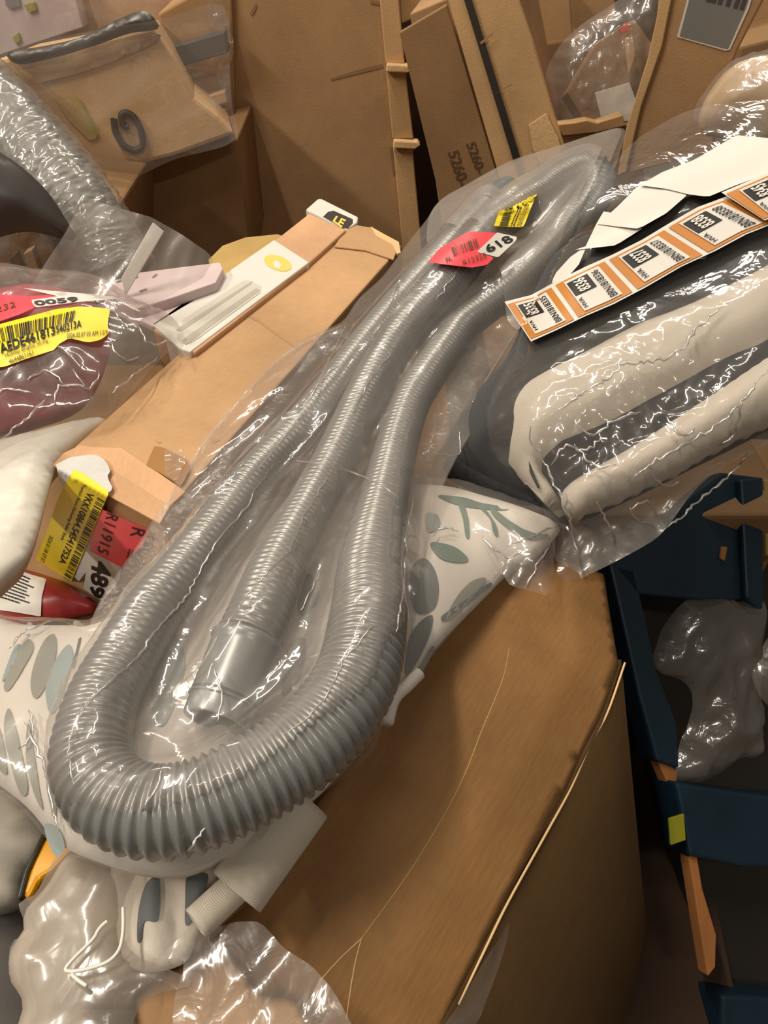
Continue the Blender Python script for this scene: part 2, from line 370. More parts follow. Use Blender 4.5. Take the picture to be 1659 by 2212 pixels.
class Label:
    """4 px corners in the label's own reading order: lower-left, lower-right, upper-right, upper-left"""
    def __init__(s, nm, q, surf, off): s.q = np.array(q, float); s.surf = surf; s.off = off
    def px(s, uv):
        u, v = uv[:, :1], uv[:, 1:2]; a, b, c, d = s.q
        return a*(1-u)*(1-v)+b*u*(1-v)+c*u*v+d*(1-u)*v
    def add(s, name, parts, mat, parent, lift=.0004):
        Vs, Fs, n = [], [], 0
        for V, Fc in parts:
            Vs.append(V); Fs += [tuple(i+n for i in f) for f in Fc]; n += len(V)
        V = np.concatenate(Vs)
        P = s.surf.at(s.px(V), s.off+lift)
        if parent.type == 'EMPTY' or name == 'printing':   # print belongs to the label it is printed on
            c = P.mean(0)-np.array(parent_world(parent)); best = None
            for ch in parent.children:
                if ch.type == 'MESH' and ('label' in ch.name or 'text_panel' in ch.name or 'black_panel' in ch.name):
                    vv = np.empty(len(ch.data.vertices)*3); ch.data.vertices.foreach_get('co', vv); vv = vv.reshape(-1, 3)
                    dd = np.linalg.norm(vv-c, axis=1).min()+.3*np.linalg.norm(vv.mean(0)-c)
                    if dd < .06 and (best is None or dd < best[0]): best = (dd, ch)
            if best: parent = best[1]
        return mesh(name, P, Fs, mat, parent)
    def base(s, name, mat, parent, rect=(0, 0, 1, 1), n=10, lift=0, label=None):
        x0, y0, x1, y1 = rect; g = np.linspace(0, 1, n+1)
        V = np.array([(x0+(x1-x0)*a, y0+(y1-y0)*b) for b in g for a in g]); m_ = n+1
        Fc = [(j*m_+i, j*m_+i+1, (j+1)*m_+i+1, (j+1)*m_+i) for j in range(n) for i in range(n)]
        return mesh(name, s.surf.at(s.px(V), s.off+lift), Fc, mat, parent, smooth=True, label=label)
def T(s, x0, y0, x1, y1, bold=0.0):
    V, Fc = glyphs(s, bold); return (V*[x1-x0, y1-y0]+[x0, y0], Fc)
def bars(x0, y0, x1, y1, n, seed=0, vertical=True):
    rs = np.random.RandomState(seed); w = rs.choice([1, 1, 2, 3], n*2); c = np.r_[0, np.cumsum(w)]/w.sum(); V = []; Fc = []
    for i in range(n):
        a, b = c[2*i], c[2*i+1]
        if vertical: q = [(x0+(x1-x0)*a, y0), (x0+(x1-x0)*b, y0), (x0+(x1-x0)*b, y1), (x0+(x1-x0)*a, y1)]
        else: q = [(x0, y0+(y1-y0)*a), (x1, y0+(y1-y0)*a), (x1, y0+(y1-y0)*b), (x0, y0+(y1-y0)*b)]
        q = np.array(q); m_ = 6
        for j in range(m_):
            k = len(V); a_, b_ = j/m_, (j+1)/m_
            if vertical: V += [q[0]+(q[3]-q[0])*a_, q[1]+(q[2]-q[1])*a_, q[1]+(q[2]-q[1])*b_, q[0]+(q[3]-q[0])*b_]
            else: V += [q[0]+(q[1]-q[0])*a_, q[0]+(q[1]-q[0])*b_, q[3]+(q[2]-q[3])*b_, q[3]+(q[2]-q[3])*a_]
            Fc.append((k, k+1, k+2, k+3))
    return np.array(V), Fc
def smallprint(x0, y0, x1, y1, rows, seed=0):
    rs = np.random.RandomState(seed); V = []; Fc = []
    for r_ in range(rows):
        y = y1-(y1-y0)*(r_+.2)/rows; hgt = (y1-y0)/rows*.45; x = x0; end = x0+(x1-x0)*rs.uniform(.6, 1)
        while x < end:
            w = (x1-x0)*rs.uniform(.03, .1); k = len(V); V += [(x, y-hgt), (min(x+w, end), y-hgt), (min(x+w, end), y), (x, y)]; Fc.append((k, k+1, k+2, k+3)); x += w+(x1-x0)*.02
    return np.array(V), Fc
def tube(path, rad, seg=20, prof=None):
    """sweep a circle of radius rad[i] along path"""
    P = np.asarray(path, float); n = len(P); Tn = np.gradient(P, axis=0); Tn /= np.linalg.norm(Tn, axis=1)[:, None]
    nv = np.cross(Tn[0], [0, 0, 1.0]); nv /= np.linalg.norm(nv); A = []
    for i in range(n):
        nv = nv-Tn[i]*np.dot(nv, Tn[i]); nv = nv/np.linalg.norm(nv); A.append(nv)
    A = np.array(A); B = np.cross(Tn, A); th = np.linspace(0, 2*np.pi, seg, endpoint=False)
    rad = np.zeros(n)+rad
    V = P[:, None]+rad[:, None, None]*(A[:, None]*np.cos(th)[None, :, None]+B[:, None]*np.sin(th)[None, :, None])
    Fc = [(i*seg+j, i*seg+(j+1) % seg, (i+1)*seg+(j+1) % seg, (i+1)*seg+j) for i in range(n-1) for j in range(seg)]
    return V.reshape(-1, 3), Fc
def capped(V, Fc, seg):
    n = len(V)//seg; return V, list(Fc)+[tuple(range(seg))[::-1], tuple(range((n-1)*seg, n*seg))]
def face_line(pl, a, b, z):
    """the point at height z on the straight line through two picked points of plane pl"""
    A, B = pl.hit([a, b]); t = (z-A[2])/(B[2]-A[2]); return A+(B-A)*t
def vbox(name, pl, La, Lb, Ra, Rb, zt, zb, depth, mat, parent=None, bevel=.004, zt2=None, label=None):
    p = [face_line(pl, La, Lb, zb), face_line(pl, Ra, Rb, zb), face_line(pl, Ra, Rb, zt2 if zt2 else zt), face_line(pl, La, Lb, zt)]
    return prism(name, p, -pl.n*depth, mat, parent, bevel, label)

# ================================================================== THE SETTING
tag(mesh('floor', [(-5, -2, 0), (5, -2, 0), (5, 6, 0), (-5, 6, 0), (-5, -2, -.05), (5, -2, -.05), (5, 6, -.05), (-5, 6, -.05)],
    [(0, 1, 2, 3), (7, 6, 5, 4), (0, 4, 5, 1), (1, 5, 6, 2), (2, 6, 7, 3), (3, 7, 4, 0)], M['concrete']), kind='structure')
tag(mesh('wall_back', [(-5, 5.8, 0), (5, 5.8, 0), (5, 5.8, 5.2), (-5, 5.8, 5.2), (-5, 5.95, 0), (5, 5.95, 0), (5, 5.95, 5.2), (-5, 5.95, 5.2)],
    [(0, 1, 2, 3), (7, 6, 5, 4), (0, 4, 5, 1), (1, 5, 6, 2), (2, 6, 7, 3), (3, 7, 4, 0)], M['wall']), kind='structure')

# ================================================================== BACKGROUND CARTONS
# tall carton, centre
P1 = vp(1.95, yaw=2)
t = empty('tall_carton', (0, 2.1, 0), 'tall plain brown carton standing upright behind the long boxes, crushed right edge', 'box')
vbox('body', P1, (452, 0), (530, 500), (832, 0), (878, 520), 1.28, 0, .42, M['card_mid'], t, .006)
P1b = vp(1.945, yaw=-6, x=.0)
for i, (a, b) in enumerate([(-60, 138), (154, 300), (322, 620)]):   # crushed edge folds
    q = [(820+.092*a, a), (862+.092*a, a), (862+.092*b+(4 if i == 1 else 0), b), (820+.092*b, b)]
    prism('edge_panel', vp(1.935, 2).hit(q), (0, .02, 0), M['card_light'], t, .003)
for y in (146, 311):
    q = [(822+.092*y, y-7), (874+.092*y, y-4), (880+.092*y, y+4), (868+.092*y, y+12), (820+.092*y, y+10)]
    prism('torn_fold', vp(1.92, 2).hit(q), (0, .03, 0), M['card_edge'], t, .003)
for q in ([(712, 170), (770, 152), (826, 138), (828, 146), (772, 160), (716, 174)], [(842, 318), (856, 322), (856, 356), (850, 384), (846, 350)], [(540, 30), (552, 8), (556, 12), (546, 34)], [(800, 0), (822, 4), (820, 12), (800, 8)]):
    mesh('crease', Flat(P1).at(q, .0012), [range(len(q))], M['card_dark'], t)
# wrinkled wrap along its left edge
S = Sheet(vp(1.93, 2), [(448, -20), (470, 60), (492, 140), (502, 110), (505, 100), (488, 40), (500, 160), (496, 200), (508, 290), (520, 360), (534, 450), (545, 540), (524, 540), (500, 380), (486, 240), (466, 120), (440, 0)][:1]+[(470, -20), (500, 60), (506, 110), (496, 160), (506, 290), (522, 360), (540, 460), (552, 560), (524, 560), (500, 380), (486, 240), (462, 120)], lambda uv, d: crumple(uv, .03, .010, seed=5))
tag(S.build('stretch_film', M['film_glint'], step=.008), 'crinkled clear film along the left edge of the tall carton', 'film')

# leaning carton with black strap
PL = vp(1.75, yaw=-28, lean=10)
PR = vp(1.73, yaw=24, lean=10)
t = empty('strapped_carton', (.5, 1.85, .0), 'leaning brown carton with a black strap and printed numbers on its shaded side', 'box')
A = pt(1000, 20, 1.2)
def quad_px(pl, q): return pl.hit(q)
nf = vp(1.80, yaw=-14, lean=-4)
prism('side_panel', nf.hit([(862, 70), (964, 10), (1086, 420), (1110, 520), (985, 560), (945, 410)]), -nf.n*.012, M['card_dark'], t)  # this side's shade painted in, darker board than the front
nr = vp(1.80, yaw=-14, lean=-4)
prism('front_panel', vp(1.795, -14, -4).hit([(955, -40), (1105, -40), (1150, 90), (1192, 235), (1222, 330), (1240, 420), (1104, 470), (1080, 390)]), -nf.n*.016, M['card_light'], t)
prism('body', vp(1.84, -14, -4).hit([(885, 30), (1100, -60), (1200, 420), (960, 520)]), -nf.n*.30, M['card_mid'], t)
prism('strap', vp(1.785, -14, -4).hit([(990, -40), (1006, -40), (1040, 70), (1120, 330), (1134, 380), (1120, 384), (1108, 345), (1024, 70)]), -nf.n*.006, M['strap'], t, .001)
prism('torn_corner', vp(1.788, -14, -4).hit([(1142, 270), (1180, 245), (1206, 300), (1216, 340), (1170, 360), (1150, 320)]), -nf.n*.003, M['card_edge'], t, .001)
for q in ([(1036, 92), (1064, 70), (1066, 74), (1040, 96)], [(1045, 215), (1075, 200), (1105, 180), (1106, 184), (1050, 222)]):
    mesh('crease', Flat(vp(1.785, -14, -4)).at(q, .002), [range(4)], M['card_mid'], t)
fl = Flat(nf)
L1 = Label('5260', [(1006, 312), (1030, 378), (1050, 368), (1026, 304)], fl, .001); L1.add('printing', [T('5260-', 0, 0, 1, 1, .02)], M['brownink'], t)
L1 = Label('5260', [(966, 330), (990, 404), (1014, 394), (990, 322)], fl, .001); L1.add('printing', [T('5260-', 0, 0, 1, 1, .02)], M['brownink'], t)
# boards across the top behind
tag(prism('dark_gap_block', vp(2.6, 0).hit([(845, 40), (960, 40), (1000, 560), (860, 560)]), (0, .3, 0), M['card_gap_shade'], bevel=.006), 'dark slab standing in for the shade of the gap between the tall and the strapped carton', 'box')  # dark slab added where the gap is only in shade
tag(prism('carton_board', vp(2.0, 8).hit([(866, 0), (868, 52), (962, 8), (985, -30), (870, -60)]), (0, .03, 0), M['card_light']), 'pale folded carton edge at the top, between the tall and the strapped carton', 'box')
tag(prism('brown_carton', vp(2.3, -5).hit([(1110, -60), (1228, -60), (1240, 92), (1150, 112), (1125, 60)]), (0, .35, -.02), M['card_mid'], bevel=.006), 'brown carton at the top behind the strapped carton', 'box')
tag(prism('orange_brown_carton', vp(2.4, 8).hit([(1228, -60), (1330, -60), (1330, 40), (1262, 100), (1238, 92)]), (0, .3, 0), M['card_tan'], bevel=.006), 'lighter brown carton at the top beside the clear wrapped bundle', 'box')
tag(prism('dark_gap_block', vp(2.25, 0).hit([(1130, 100), (1260, 80), (1280, 330), (1200, 330)]), (0, .3, 0), M['card_dark'], bevel=.006), 'shaded carton low between the strapped carton and the clear bundle', 'box')
# wrapped bundle
t = empty('wrapped_bundle', pt(1300, 200, .8), 'bundle in crinkled clear wrap with a bit of red inside, behind the far cartons', 'bundle')
Pw = vp(2.0, -6, 20)
S = Sheet(Pw, [(1176, 180), (1205, 105), (1262, 50), (1330, 5), (1370, -30), (1440, -20), (1438, 60), (1410, 140), (1390, 220), (1365, 285), (1290, 300), (1210, 280)], lambda uv, d: .05*np.sqrt(np.clip(d/.05, 0, 1))+crumple(uv, .06, .012, seed=8))
S.build('clear_wrap', M['film_wrap'], t, .009)
prism('brown_core', Pw.hit([(1225, 200), (1290, 90), (1370, 40), (1412, 100), (1378, 260), (1280, 290)], -.03), -Pw.n*.12, M['card_dark'], t)
prism('white_sheet', Pw.hit([(1285, 200), (1360, 178), (1375, 220), (1362, 262), (1300, 262)], .012), -Pw.n*.004, M['paper'], t, .001)
prism('red_tab', Pw.hit([(1338, 62), (1352, 48), (1362, 56), (1356, 68), (1342, 72)], .03), -Pw.n*.01, M['redthing'], t, .001)
prism('tan_strip', Pw.hit([(1348, 80), (1364, 60), (1372, 120), (1358, 160)], .02), -Pw.n*.01, M['card_light'], t, .001)
# low carton edge
t = empty('open_carton', pt(1290, 290, .6), 'open carton with a ragged pale top edge under the wrapped bundle', 'box')
Pc = vp(1.78, 6)
prism('front_panel', Pc.hit([(1212, 292), (1340, 272), (1370, 268), (1400, 420), (1220, 420)]), (0, .02, 0), M['card_dark'], t)
prism('rim', vp(1.775, 6).hit([(1200, 270), (1238, 266), (1268, 260), (1290, 266), (1345, 248), (1352, 272), (1290, 286), (1216, 294)]), (0, .03, 0), M['card_light'], t, .002)
# carton with grey label
Pg = vp(1.70, yaw=-20, lean=-6)
t = empty('labelled_carton', (.85, 1.85, 0), 'narrow leaning carton with a large grey label at the top right', 'box')
prism('body', Pg.hit([(1452, -60), (1680, -60), (1650, 0), (1592, 112), (1548, 240), (1540, 330), (1340, 380), (1356, 290), (1420, 90)]), -Pg.n*.25, M['card_mid'], t, .004)
prism('edge_panel', vp(1.692, -20, -6).hit([(1430, -60), (1462, -60), (1430, 100), (1385, 230), (1352, 372), (1334, 380), (1352, 280), (1398, 130), (1418, 40)]), -Pg.n*.01, M['card_light'], t, .002)
fl = Flat(Pg)
for q, o_, m_, nm in (([(1462, 80), (1575, 112), (1618, 18), (1640, -60), (1488, -60), (1484, 0)], .0015, 'paper', 'label_border'), ([(1468, 78), (1572, 106), (1612, 15), (1634, -60), (1494, -60), (1489, 0)], .0022, 'greylabel', 'grey_label')):
    decal(nm, q, fl, o_, M[m_], t, 12)
L1 = Label('umi', [(1519, 2), (1606, 23), (1622, -22), (1532, -44)], fl, .0024); L1.add('lettering', [T('umi', 0, 0, 1, 1, .03)], M['dgrey'], t)
# wrapped tan bundle at the right edge
t = tag(Sheet(vp(1.62, -25, 30), [(1510, 250), (1535, 195), (1580, 145), (1640, 122), (1740, 120), (1760, 300), (1600, 300), (1520, 290)], dome(.05, .06, .01, .05, 3)).build('tan_bundle', M['tanwrap'], step=.01, bottom=dome(-.10, .05)), 'tan wrapped bundle at the right edge behind the bagged cushion', 'bundle')
tag(Sheet(vp(1.58, -25, 30), [(1500, 262), (1530, 190), (1580, 138), (1650, 115), (1760, 110), (1770, 310), (1600, 310)], lambda uv, d: .07*np.sqrt(np.clip(d/.05, 0, 1))+crumple(uv, .06, .008, seed=18)).build('stretch_film', M['film_wrap'], step=.009), 'clear film over the tan bundle at the right edge', 'film')
tag(prism('brown_carton', vp(2.2, -10).hit([(1560, -60), (1720, -60), (1720, 120), (1640, 110), (1600, 60)]), (0, .3, 0), M['card_mid'], bevel=.006), 'brown carton in the top right corner behind the labelled carton', 'box')
tag(prism('brown_carton', vp(2.05, -10).hit([(1600, 100), (1760, 60), (1760, 240), (1560, 260)]), (0, .3, 0), M['card_dark'], bevel=.006), 'shaded carton above the tan bundle at the right edge', 'box')

# carton with the G mark, upper left
Pq = vp(1.72, yaw=12, lean=8)
t = empty('marked_carton', (-.6, 1.85, .2), 'battered brown carton marked with a black letter G, wrapped in film', 'box')
prism('body', Pq.hit([(-80, 160), (30, 118), (180, 90), (330, 56), (372, 120), (420, 210), (470, 250), (508, 290), (380, 336), (240, 372), (60, 420), (-80, 440)]), -Pq.n*.3, M['card_light'], t, .008)
S = Sheet(Pq, [(20, 112), (100, 98), (180, 78), (250, 44), (300, 24), (325, 30), (345, 58), (325, 66), (280, 72), (200, 100), (110, 126), (40, 138)], lambda uv, d: .02*np.sqrt(np.clip(d/.02, 0, 1))+soft(uv, .05, .006, 2)+.01)
S.build('dark_tape', M['darkwrap'], t, .008)
S = Sheet(Pq, [(70, 168), (180, 142), (290, 96), (340, 72), (345, 84), (300, 108), (190, 150), (80, 178)], lambda uv, d: .006+.01*np.sqrt(np.clip(d/.01, 0, 1)))
S.build('fold', M['card_mid'], t, .008)
fl = Flat(Pq)
decal('green_label', [(118, 214), (162, 205), (214, 296), (196, 306), (150, 262)], fl, .003, M['card_olive'], t)
decal('label_edge', [(162, 205), (170, 212), (215, 292), (210, 298)], fl, .0035, M['lime'], t)
L1 = Label('G', [(292, 238), (318, 312), (264, 330), (242, 262)], fl, .004)
# letter G drawn as a bent stroke
gs = catmull([(246, 256), (250, 285), (268, 315), (292, 325), (308, 312), (304, 280), (290, 254), (274, 244), (262, 250), (268, 272), (278, 274)], False, 5)
V, Fc = tube(fl.at(gs, .006), .0065, 6); mesh('letter_mark', V, Fc, M['black'], t, smooth=True)
tag(Sheet(vp(1.66, 12, 8), [(20, 120), (180, 70), (350, 40), (480, 10), (494, 120), (500, 220), (505, 300), (380, 340), (250, 380), (100, 250)], lambda uv, d: crumple(uv, .12, .012, .3, 2.5, seed=11)).build('stretch_film', M['film'], step=.012), 'clear stretch film over the carton marked G', 'film')
tag(prism('brown_carton', vp(1.95, 4).hit([(340, 30), (500, -60), (510, 300), (420, 320), (360, 150)]), (0, .2, 0), M['card_mid'], bevel=.005), 'brown carton seen through film right of the carton marked G', 'box')
for i, (y0, y1, m_) in enumerate([(68, 122, 'dgrey'), (196, 228, 'card_light'), (236, 262, 'card_light'), (268, 300, 'card_dark')]):
    sl = -34 if i else -30
    o = prism('packed_slat', vp(1.90, 4).hit([(372+i*12, y0+34), (486, y0), (492, y1-6), (384+i*12, y1+24)]), (0, .03, 0), M[m_], bevel=.003)
    tag(o, ['dark slat highest beside the tall carton', 'upper pale slat beside the carton marked G', 'lower pale slat beside the carton marked G', 'brown slat lowest beside the carton marked G'][i], 'slat', 'slats packed behind the film')
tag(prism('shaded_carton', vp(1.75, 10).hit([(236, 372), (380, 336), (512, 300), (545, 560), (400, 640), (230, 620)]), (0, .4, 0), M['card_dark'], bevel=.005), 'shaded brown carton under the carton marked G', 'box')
# wrapped load behind the film, top left
tag(prism('pallet_load', vp(2.3, 6).hit([(-80, -80), (520, -80), (500, 90), (300, 100), (-80, 170)]), (0, .4, 0), M['flap_pink'], bevel=.01), 'pale brown load under wrap along the top left', 'box')
t = empty('printed_parcel', vp(2.22, 6).hit([(60, 60)])[0], 'parcel with pale lilac and green print under film in the top left corner', 'parcel')
prism('body', vp(2.24, 6).hit([(-60, -60), (150, -60), (180, 60), (60, 100), (-60, 140)]), (0, .05, 0), M['lilac'], t)
for q, m_ in (([(10, -5), (40, -8), (44, 14), (22, 20), (12, 12)], 'greylabel'), ([(50, 10), (74, 4), (80, 22), (64, 28)], 'lime'), ([(26, 80), (40, 70), (44, 88), (34, 96)], 'lime')):
    prism('printed_patch', vp(2.235, 6).hit(q), (0, .004, 0), M[m_], t, .001)
tag(Sheet(vp(2.15, 6), [(-60, -60), (200, -60), (480, -60), (480, 70), (350, 110), (180, 110), (-60, 150)], lambda uv, d: crumple(uv, .16, .03, .2, 2, seed=14)).build('stretch_film', M['film_wrap'], step=.016), 'shiny crinkled stretch film across the top left', 'film')
# bubble-wrapped roll
a = vp(1.50).hit([(-110, 145)])[0]; b = vp(1.38).hit([(28, 285)])[0]; c = vp(1.28).hit([(158, 440)])[0]; c2 = vp(1.2).hit([(250, 600)])[0]
path = catmull([a, b, c, c2], False, 70); rr = .062
V, Fc = tube(path, rr, 96)
ax = np.linspace(0, 1, len(path)).repeat(96); th = np.tile(np.linspace(0, 2*np.pi, 96, endpoint=False), len(path))
cc = np.repeat(path, 96, axis=0); k = crumple(np.stack([th*.09, ax*.9], 1), .020, .0030, .5, 1.6, seed=21)
V = cc+(V-cc)*(1+k/rr)[:, None]
t = tag(mesh('wrapped_roll', V, capped(V, Fc, 96)[1], M['bubble'], smooth=True), 'long grey roll in crinkled bubble wrap sloping in from the upper left', 'roll')
V2, F2 = tube(path, rr+.008, 96); k = crumple(np.stack([th*.09, ax*.9], 1), .022, .0036, .4, 2, seed=23); V2 = cc+(V2-cc)*(1+k/rr)[:, None]
mesh('clear_wrap', V2, F2, M['film_crisp'], t, smooth=True)
gs = fl = None
Pd = vp(1.35, 20, 20)
tag(Sheet(Pd, [(-80, 300), (10, 335), (90, 400), (140, 470), (160, 520), (60, 500), (-80, 510)], dome(.04, .08, .012, .08, 5)).build('dark_sack', M['dgrey'], step=.01, bottom=dome(-.08, .06)), 'dark grey plastic sack at the left edge below the bubble-wrapped roll', 'sack')
tag(prism('brown_carton', vp(1.5, 14).hit([(-80, 470), (150, 430), (260, 440), (260, 640), (-80, 680)]), (0, .3, 0), M['card_dark'], bevel=.006), 'dark wrapped carton at the left edge behind the red bag', 'box')
for i, q in enumerate(([(18, 560), (34, 548), (78, 660), (60, 664)], [(50, 548), (70, 538), (104, 640), (86, 646)])):
    tag(prism('narrow_carton', vp(1.46, 14).hit(q), (0, .02, 0), M['card_mid' if i else 'darkwrap'], bevel=.002), ['dark slat leaning on the wrapped carton at the left edge', 'brown slat just right of the dark slat, left edge'][i], 'slat')
tag(Sheet(vp(1.42, 14), [(-60, 500), (60, 470), (150, 440), (170, 520), (120, 600), (60, 650), (-60, 660)], lambda uv, d: crumple(uv, .07, .015, .4, 2, seed=25)).build('stretch_film', M['film_wrap'], step=.012), 'clear wrap over the dark carton at the left edge', 'film')

# ================================================================== LONG BOXES, MIDDLE LEFT
zT = .860
Pt = hz(zT)
t = empty('shade_carton', pt(300, 900, zT-.17), 'long tan carton with yellow and red labels on its near end', 'box')
NL, NR, FR, FL = Pt.hit([(168, 960), (400, 1060), (868, 530), (600, 500)])
Lv = (FR-NR)
FL = NL+Lv*1.02
drop = np.array([0, 0, -.215])
fdir = np.cross([0, 0, 1], (NR-NL)/np.linalg.norm(NR-NL)); fdir = -fdir if fdir[1] > 0 else fdir
bend_L = hz(zT-.016).hit([(122, 1005)])[0]; bend_R = hz(zT-.016).hit([(352, 1130)])[0]
bl = bend_L+[0, 0, -.182]; br = bend_R+[0, 0, -.235]
v = [NL, NR, FR, FL, bend_L, bend_R, bl, br, FR+drop, FL+drop]
f = [(0, 1, 2, 3), (4, 5, 1, 0), (6, 7, 5, 4), (7, 8, 2, 1, 5), (9, 8, 7, 6), (6, 4, 0, 3, 9), (2, 8, 9, 3)]
recalc(mesh('body', v, f, M['card_tan'], t, bevel=.003))
# near-end flap, paler, folded over the top edge
fa = hz(zT+.0035).hit([(172, 962), (205, 966), (262, 968), (330, 1012), (400, 1062)])
fb = np.array([bend_L, bend_L*.75+bend_R*.25, bend_L*.5+bend_R*.5, bend_L*.25+bend_R*.75, bend_R])+[0, 0, .003]+fdir*.004
v = np.concatenate([fa, fb]); mid = (fa+fb)/2+[0, 0, .005]+fdir*.003; v = np.concatenate([fa, mid, fb]); v = np.concatenate([v, v-[0, 0, .002]])
f = [(i, i+1, i+6, i+5) for i in list(range(4))+list(range(5, 9))]; f += [tuple(j+15 for j in q[::-1]) for q in f]
f += [(0, 15, 16, 1), (1, 16, 17, 2), (2, 17, 18, 3), (3, 18, 19, 4), (10, 11, 26, 25), (11, 12, 27, 26), (12, 13, 28, 27), (13, 14, 29, 28), (0, 5, 20, 15), (5, 10, 25, 20), (4, 19, 24, 9), (9, 24, 29, 14)]
recalc(mesh('end_flap', v, f, M['flap_pink'], t, smooth=False))
En = np.cross(bend_R-bend_L, [0, 0, 1.0]); En /= np.linalg.norm(En); En = En if np.dot(En, CAM-bend_L) > 0 else -En
Pend = Plane((bend_L+bend_R)/2+En*.001, En); fe = Flat(Pend); ft = Flat(Pt)
decal('tape_patch', [(316, 1004), (334, 962), (352, 966), (400, 990), (412, 1010), (392, 1050), (360, 1030)], ft, .0045, M['tape'], t)
Sf = Sheet(Pt, [(360, 985), (395, 985), (405, 1010), (385, 1050), (360, 1040)], lambda uv, d: .007+crumple(uv, .02, .003, seed=2), smooth=False)
Sf.build('clear_tape', M['film_crisp'], t, .004)
for q in ([(60+412, 640+8), (560, 690), (640, 748), (637, 751), (556, 694), (470, 652)], [(455, 952), (470, 946), (476, 950), (462, 958)], [(336, 953), (348, 955), (344, 958)]):
    mesh('crease', ft.at(q, .0005), [range(len(q))], M['card_mid'], t)
prism('torn_edge', hz(zT+.004).hit([(800, 488), (830, 505), (862, 522), (866, 545), (858, 548), (848, 528), (812, 508)]), (0, 0, -.006), M['card_edge'], t, .001)
prism('top_flap', hz(zT+.0035).hit([(742, 500), (770, 486), (806, 492), (862, 528), (850, 560), (790, 540), (722, 532)]), (0, 0, -.003), M['card_tan'], t, .001)
class Two:   # the flap's slope above the fold, the end panel below it
    def at(s, px, off=0.0):
        px = np.atleast_2d(px); a = Pend.hit(px, off+.004)
        A, B_, C_ = fb[0], fb[4], fa[0]; n = np.cross(B_-A, C_-A); n /= np.linalg.norm(n); n = n if n[2] > 0 else -n
        b = Plane((fa[1]+fb[1])/2+n*.006, n).hit(px, off); m_ = a[:, 2:] > (bend_L[2]+.002)
        return np.where(m_, b, a)
two = Two()
tornp = [(121, 1003), (150, 988), (178, 984), (206, 981), (212, 985), (222, 990), (232, 1002), (238, 1016), (236, 1022), (232, 1028), (236, 1040), (243, 1052), (240, 1060), (225, 1072), (204, 1120), (196, 1170), (190, 1230), (170, 1256), (155, 1240), (160, 1180), (150, 1080), (138, 1050), (126, 1030)]
decal('torn_paper', tornp, two, .0012, M['torn'], t, 6)
YL = Label('y', [(133, 1014), (72, 1218), (148, 1266), (236, 1062)], two, .002)
# reading order of the yellow label runs downwards in the photograph
YL.q = np.array([(75, 1222), (151, 1266), (236, 1062), (140, 1012)], float)[[0, 1, 2, 3]]
YL = Label('y', [(150, 1013), (76, 1216), (148, 1264), (236, 1064)], two, .002)
decal('yellow_label', [(158, 1016), (166, 1015), (172, 1018), (232, 1058), (235, 1064), (233, 1070), (150, 1264), (146, 1266), (78, 1224), (74, 1216), (100, 1150), (126, 1075)], two, .0024, M['yellow'], t, 6)
YL.off = .0024
YL.add('printing', [bars(.10, .80, .99, .985, 46, 3), T('VKK10864.545417​52A'.replace('\u200b', ''), .10, .54, .86, .72, .02), T('Premium Room Darkening Roller Shade', .06, .36, .66, .46, .01), T('2026.01.08 07:57 A', .68, .1, .99, .2)], M['black'], t)
RL = [(213, 1100), (195, 1185), (258, 1225), (262, 1222), (262, 1205), (285, 1190), (322, 1146)]
decal('red_label', [(216, 1098), (322, 1146), (310, 1175), (262, 1226), (194, 1190), (200, 1140)], two, .0016, M['pinkred'], t, 6)
decal('white_label', [(193, 1189), (262, 1225), (258, 1252), (222, 1300), (184, 1278), (180, 1272)], two, .0018, M['paper'], t, 6)
RB = Label('r', [(230, 1104), (208, 1192), (234, 1204), (258, 1116)], two, .002)
RB.add('printing', [T('R11915', 0.02, .02, .98, .9, .0)], M['black'], t)
Label('r', [(285, 1138), (280, 1158), (310, 1165), (314, 1146)], two, .002).add('printing', [T('R', 0, 0, 1, 1, .0)], M['black'], t)
Label('r', [(276, 1184), (268, 1212), (282, 1216), (290, 1190)], two, .002).add('printing', [smallprint(0, 0, 1, 1, 2, 5)], M['black'], t)
Label('r', [(196, 1205), (192, 1286), (222, 1296), (248, 1226)], two, .0022).add('printing', [T('489', 0, 0.02, 1, .95, .03)], M['black'], t)

# narrow box with printed sleeve
zS = .868
t = empty('sleeved_box', pt(500, 640, zS-.06), 'narrow brown box in a white sleeve printed with a yellow oval and a roller shade', 'box')
prism('body', hz(zS).hit([(560, 545), (668, 460), (748, 496), (660, 575), (420, 762), (330, 712)]), (0, 0, -.08), M['flap_pink'], t, .003)
prism('sleeve', hz(zS+.002).hit([(328, 700), (592, 517), (668, 566), (410, 760), (388, 752)]), (0, 0, -.084), M['paper'], t, .002)
fs = Flat(hz(zS+.002))
decal('yellow_oval', np.array([(600+31*math.cos(a)*.94-7*math.sin(a), 568+14*math.sin(a)+11*math.cos(a)) for a in np.linspace(0, 2*np.pi, 28, endpoint=False)]), fs, .0006, M['oval'], t, 5)
decal('oval_mark', [(589, 566), (598, 562), (608, 572), (604, 580), (594, 578)], fs, .0009, M['paper'], t, 4)
decal('shade_picture', [(395, 690), (528, 604), (540, 606), (564, 618), (562, 632), (440, 722), (405, 745), (380, 735)], fs, .0006, M['shadepic'], t)
decal('picture_roller', [(380, 712), (545, 606), (550, 608), (388, 718)], fs, .0009, M['shadepic2'], t)
decal('picture_hem', [(392, 735), (556, 620), (563, 626), (402, 744)], fs, .0009, M['shadepic2'], t)
t = empty('white_box_end', pt(718, 470, .80), 'small white box end with a black panel and gold letters', 'box')
zW = .862
prism('body', hz(zW).hit([(660, 452), (686, 429), (696, 429), (774, 468), (772, 480), (752, 494), (738, 490)]), (0, 0, -.07), M['paper'], t, .003)
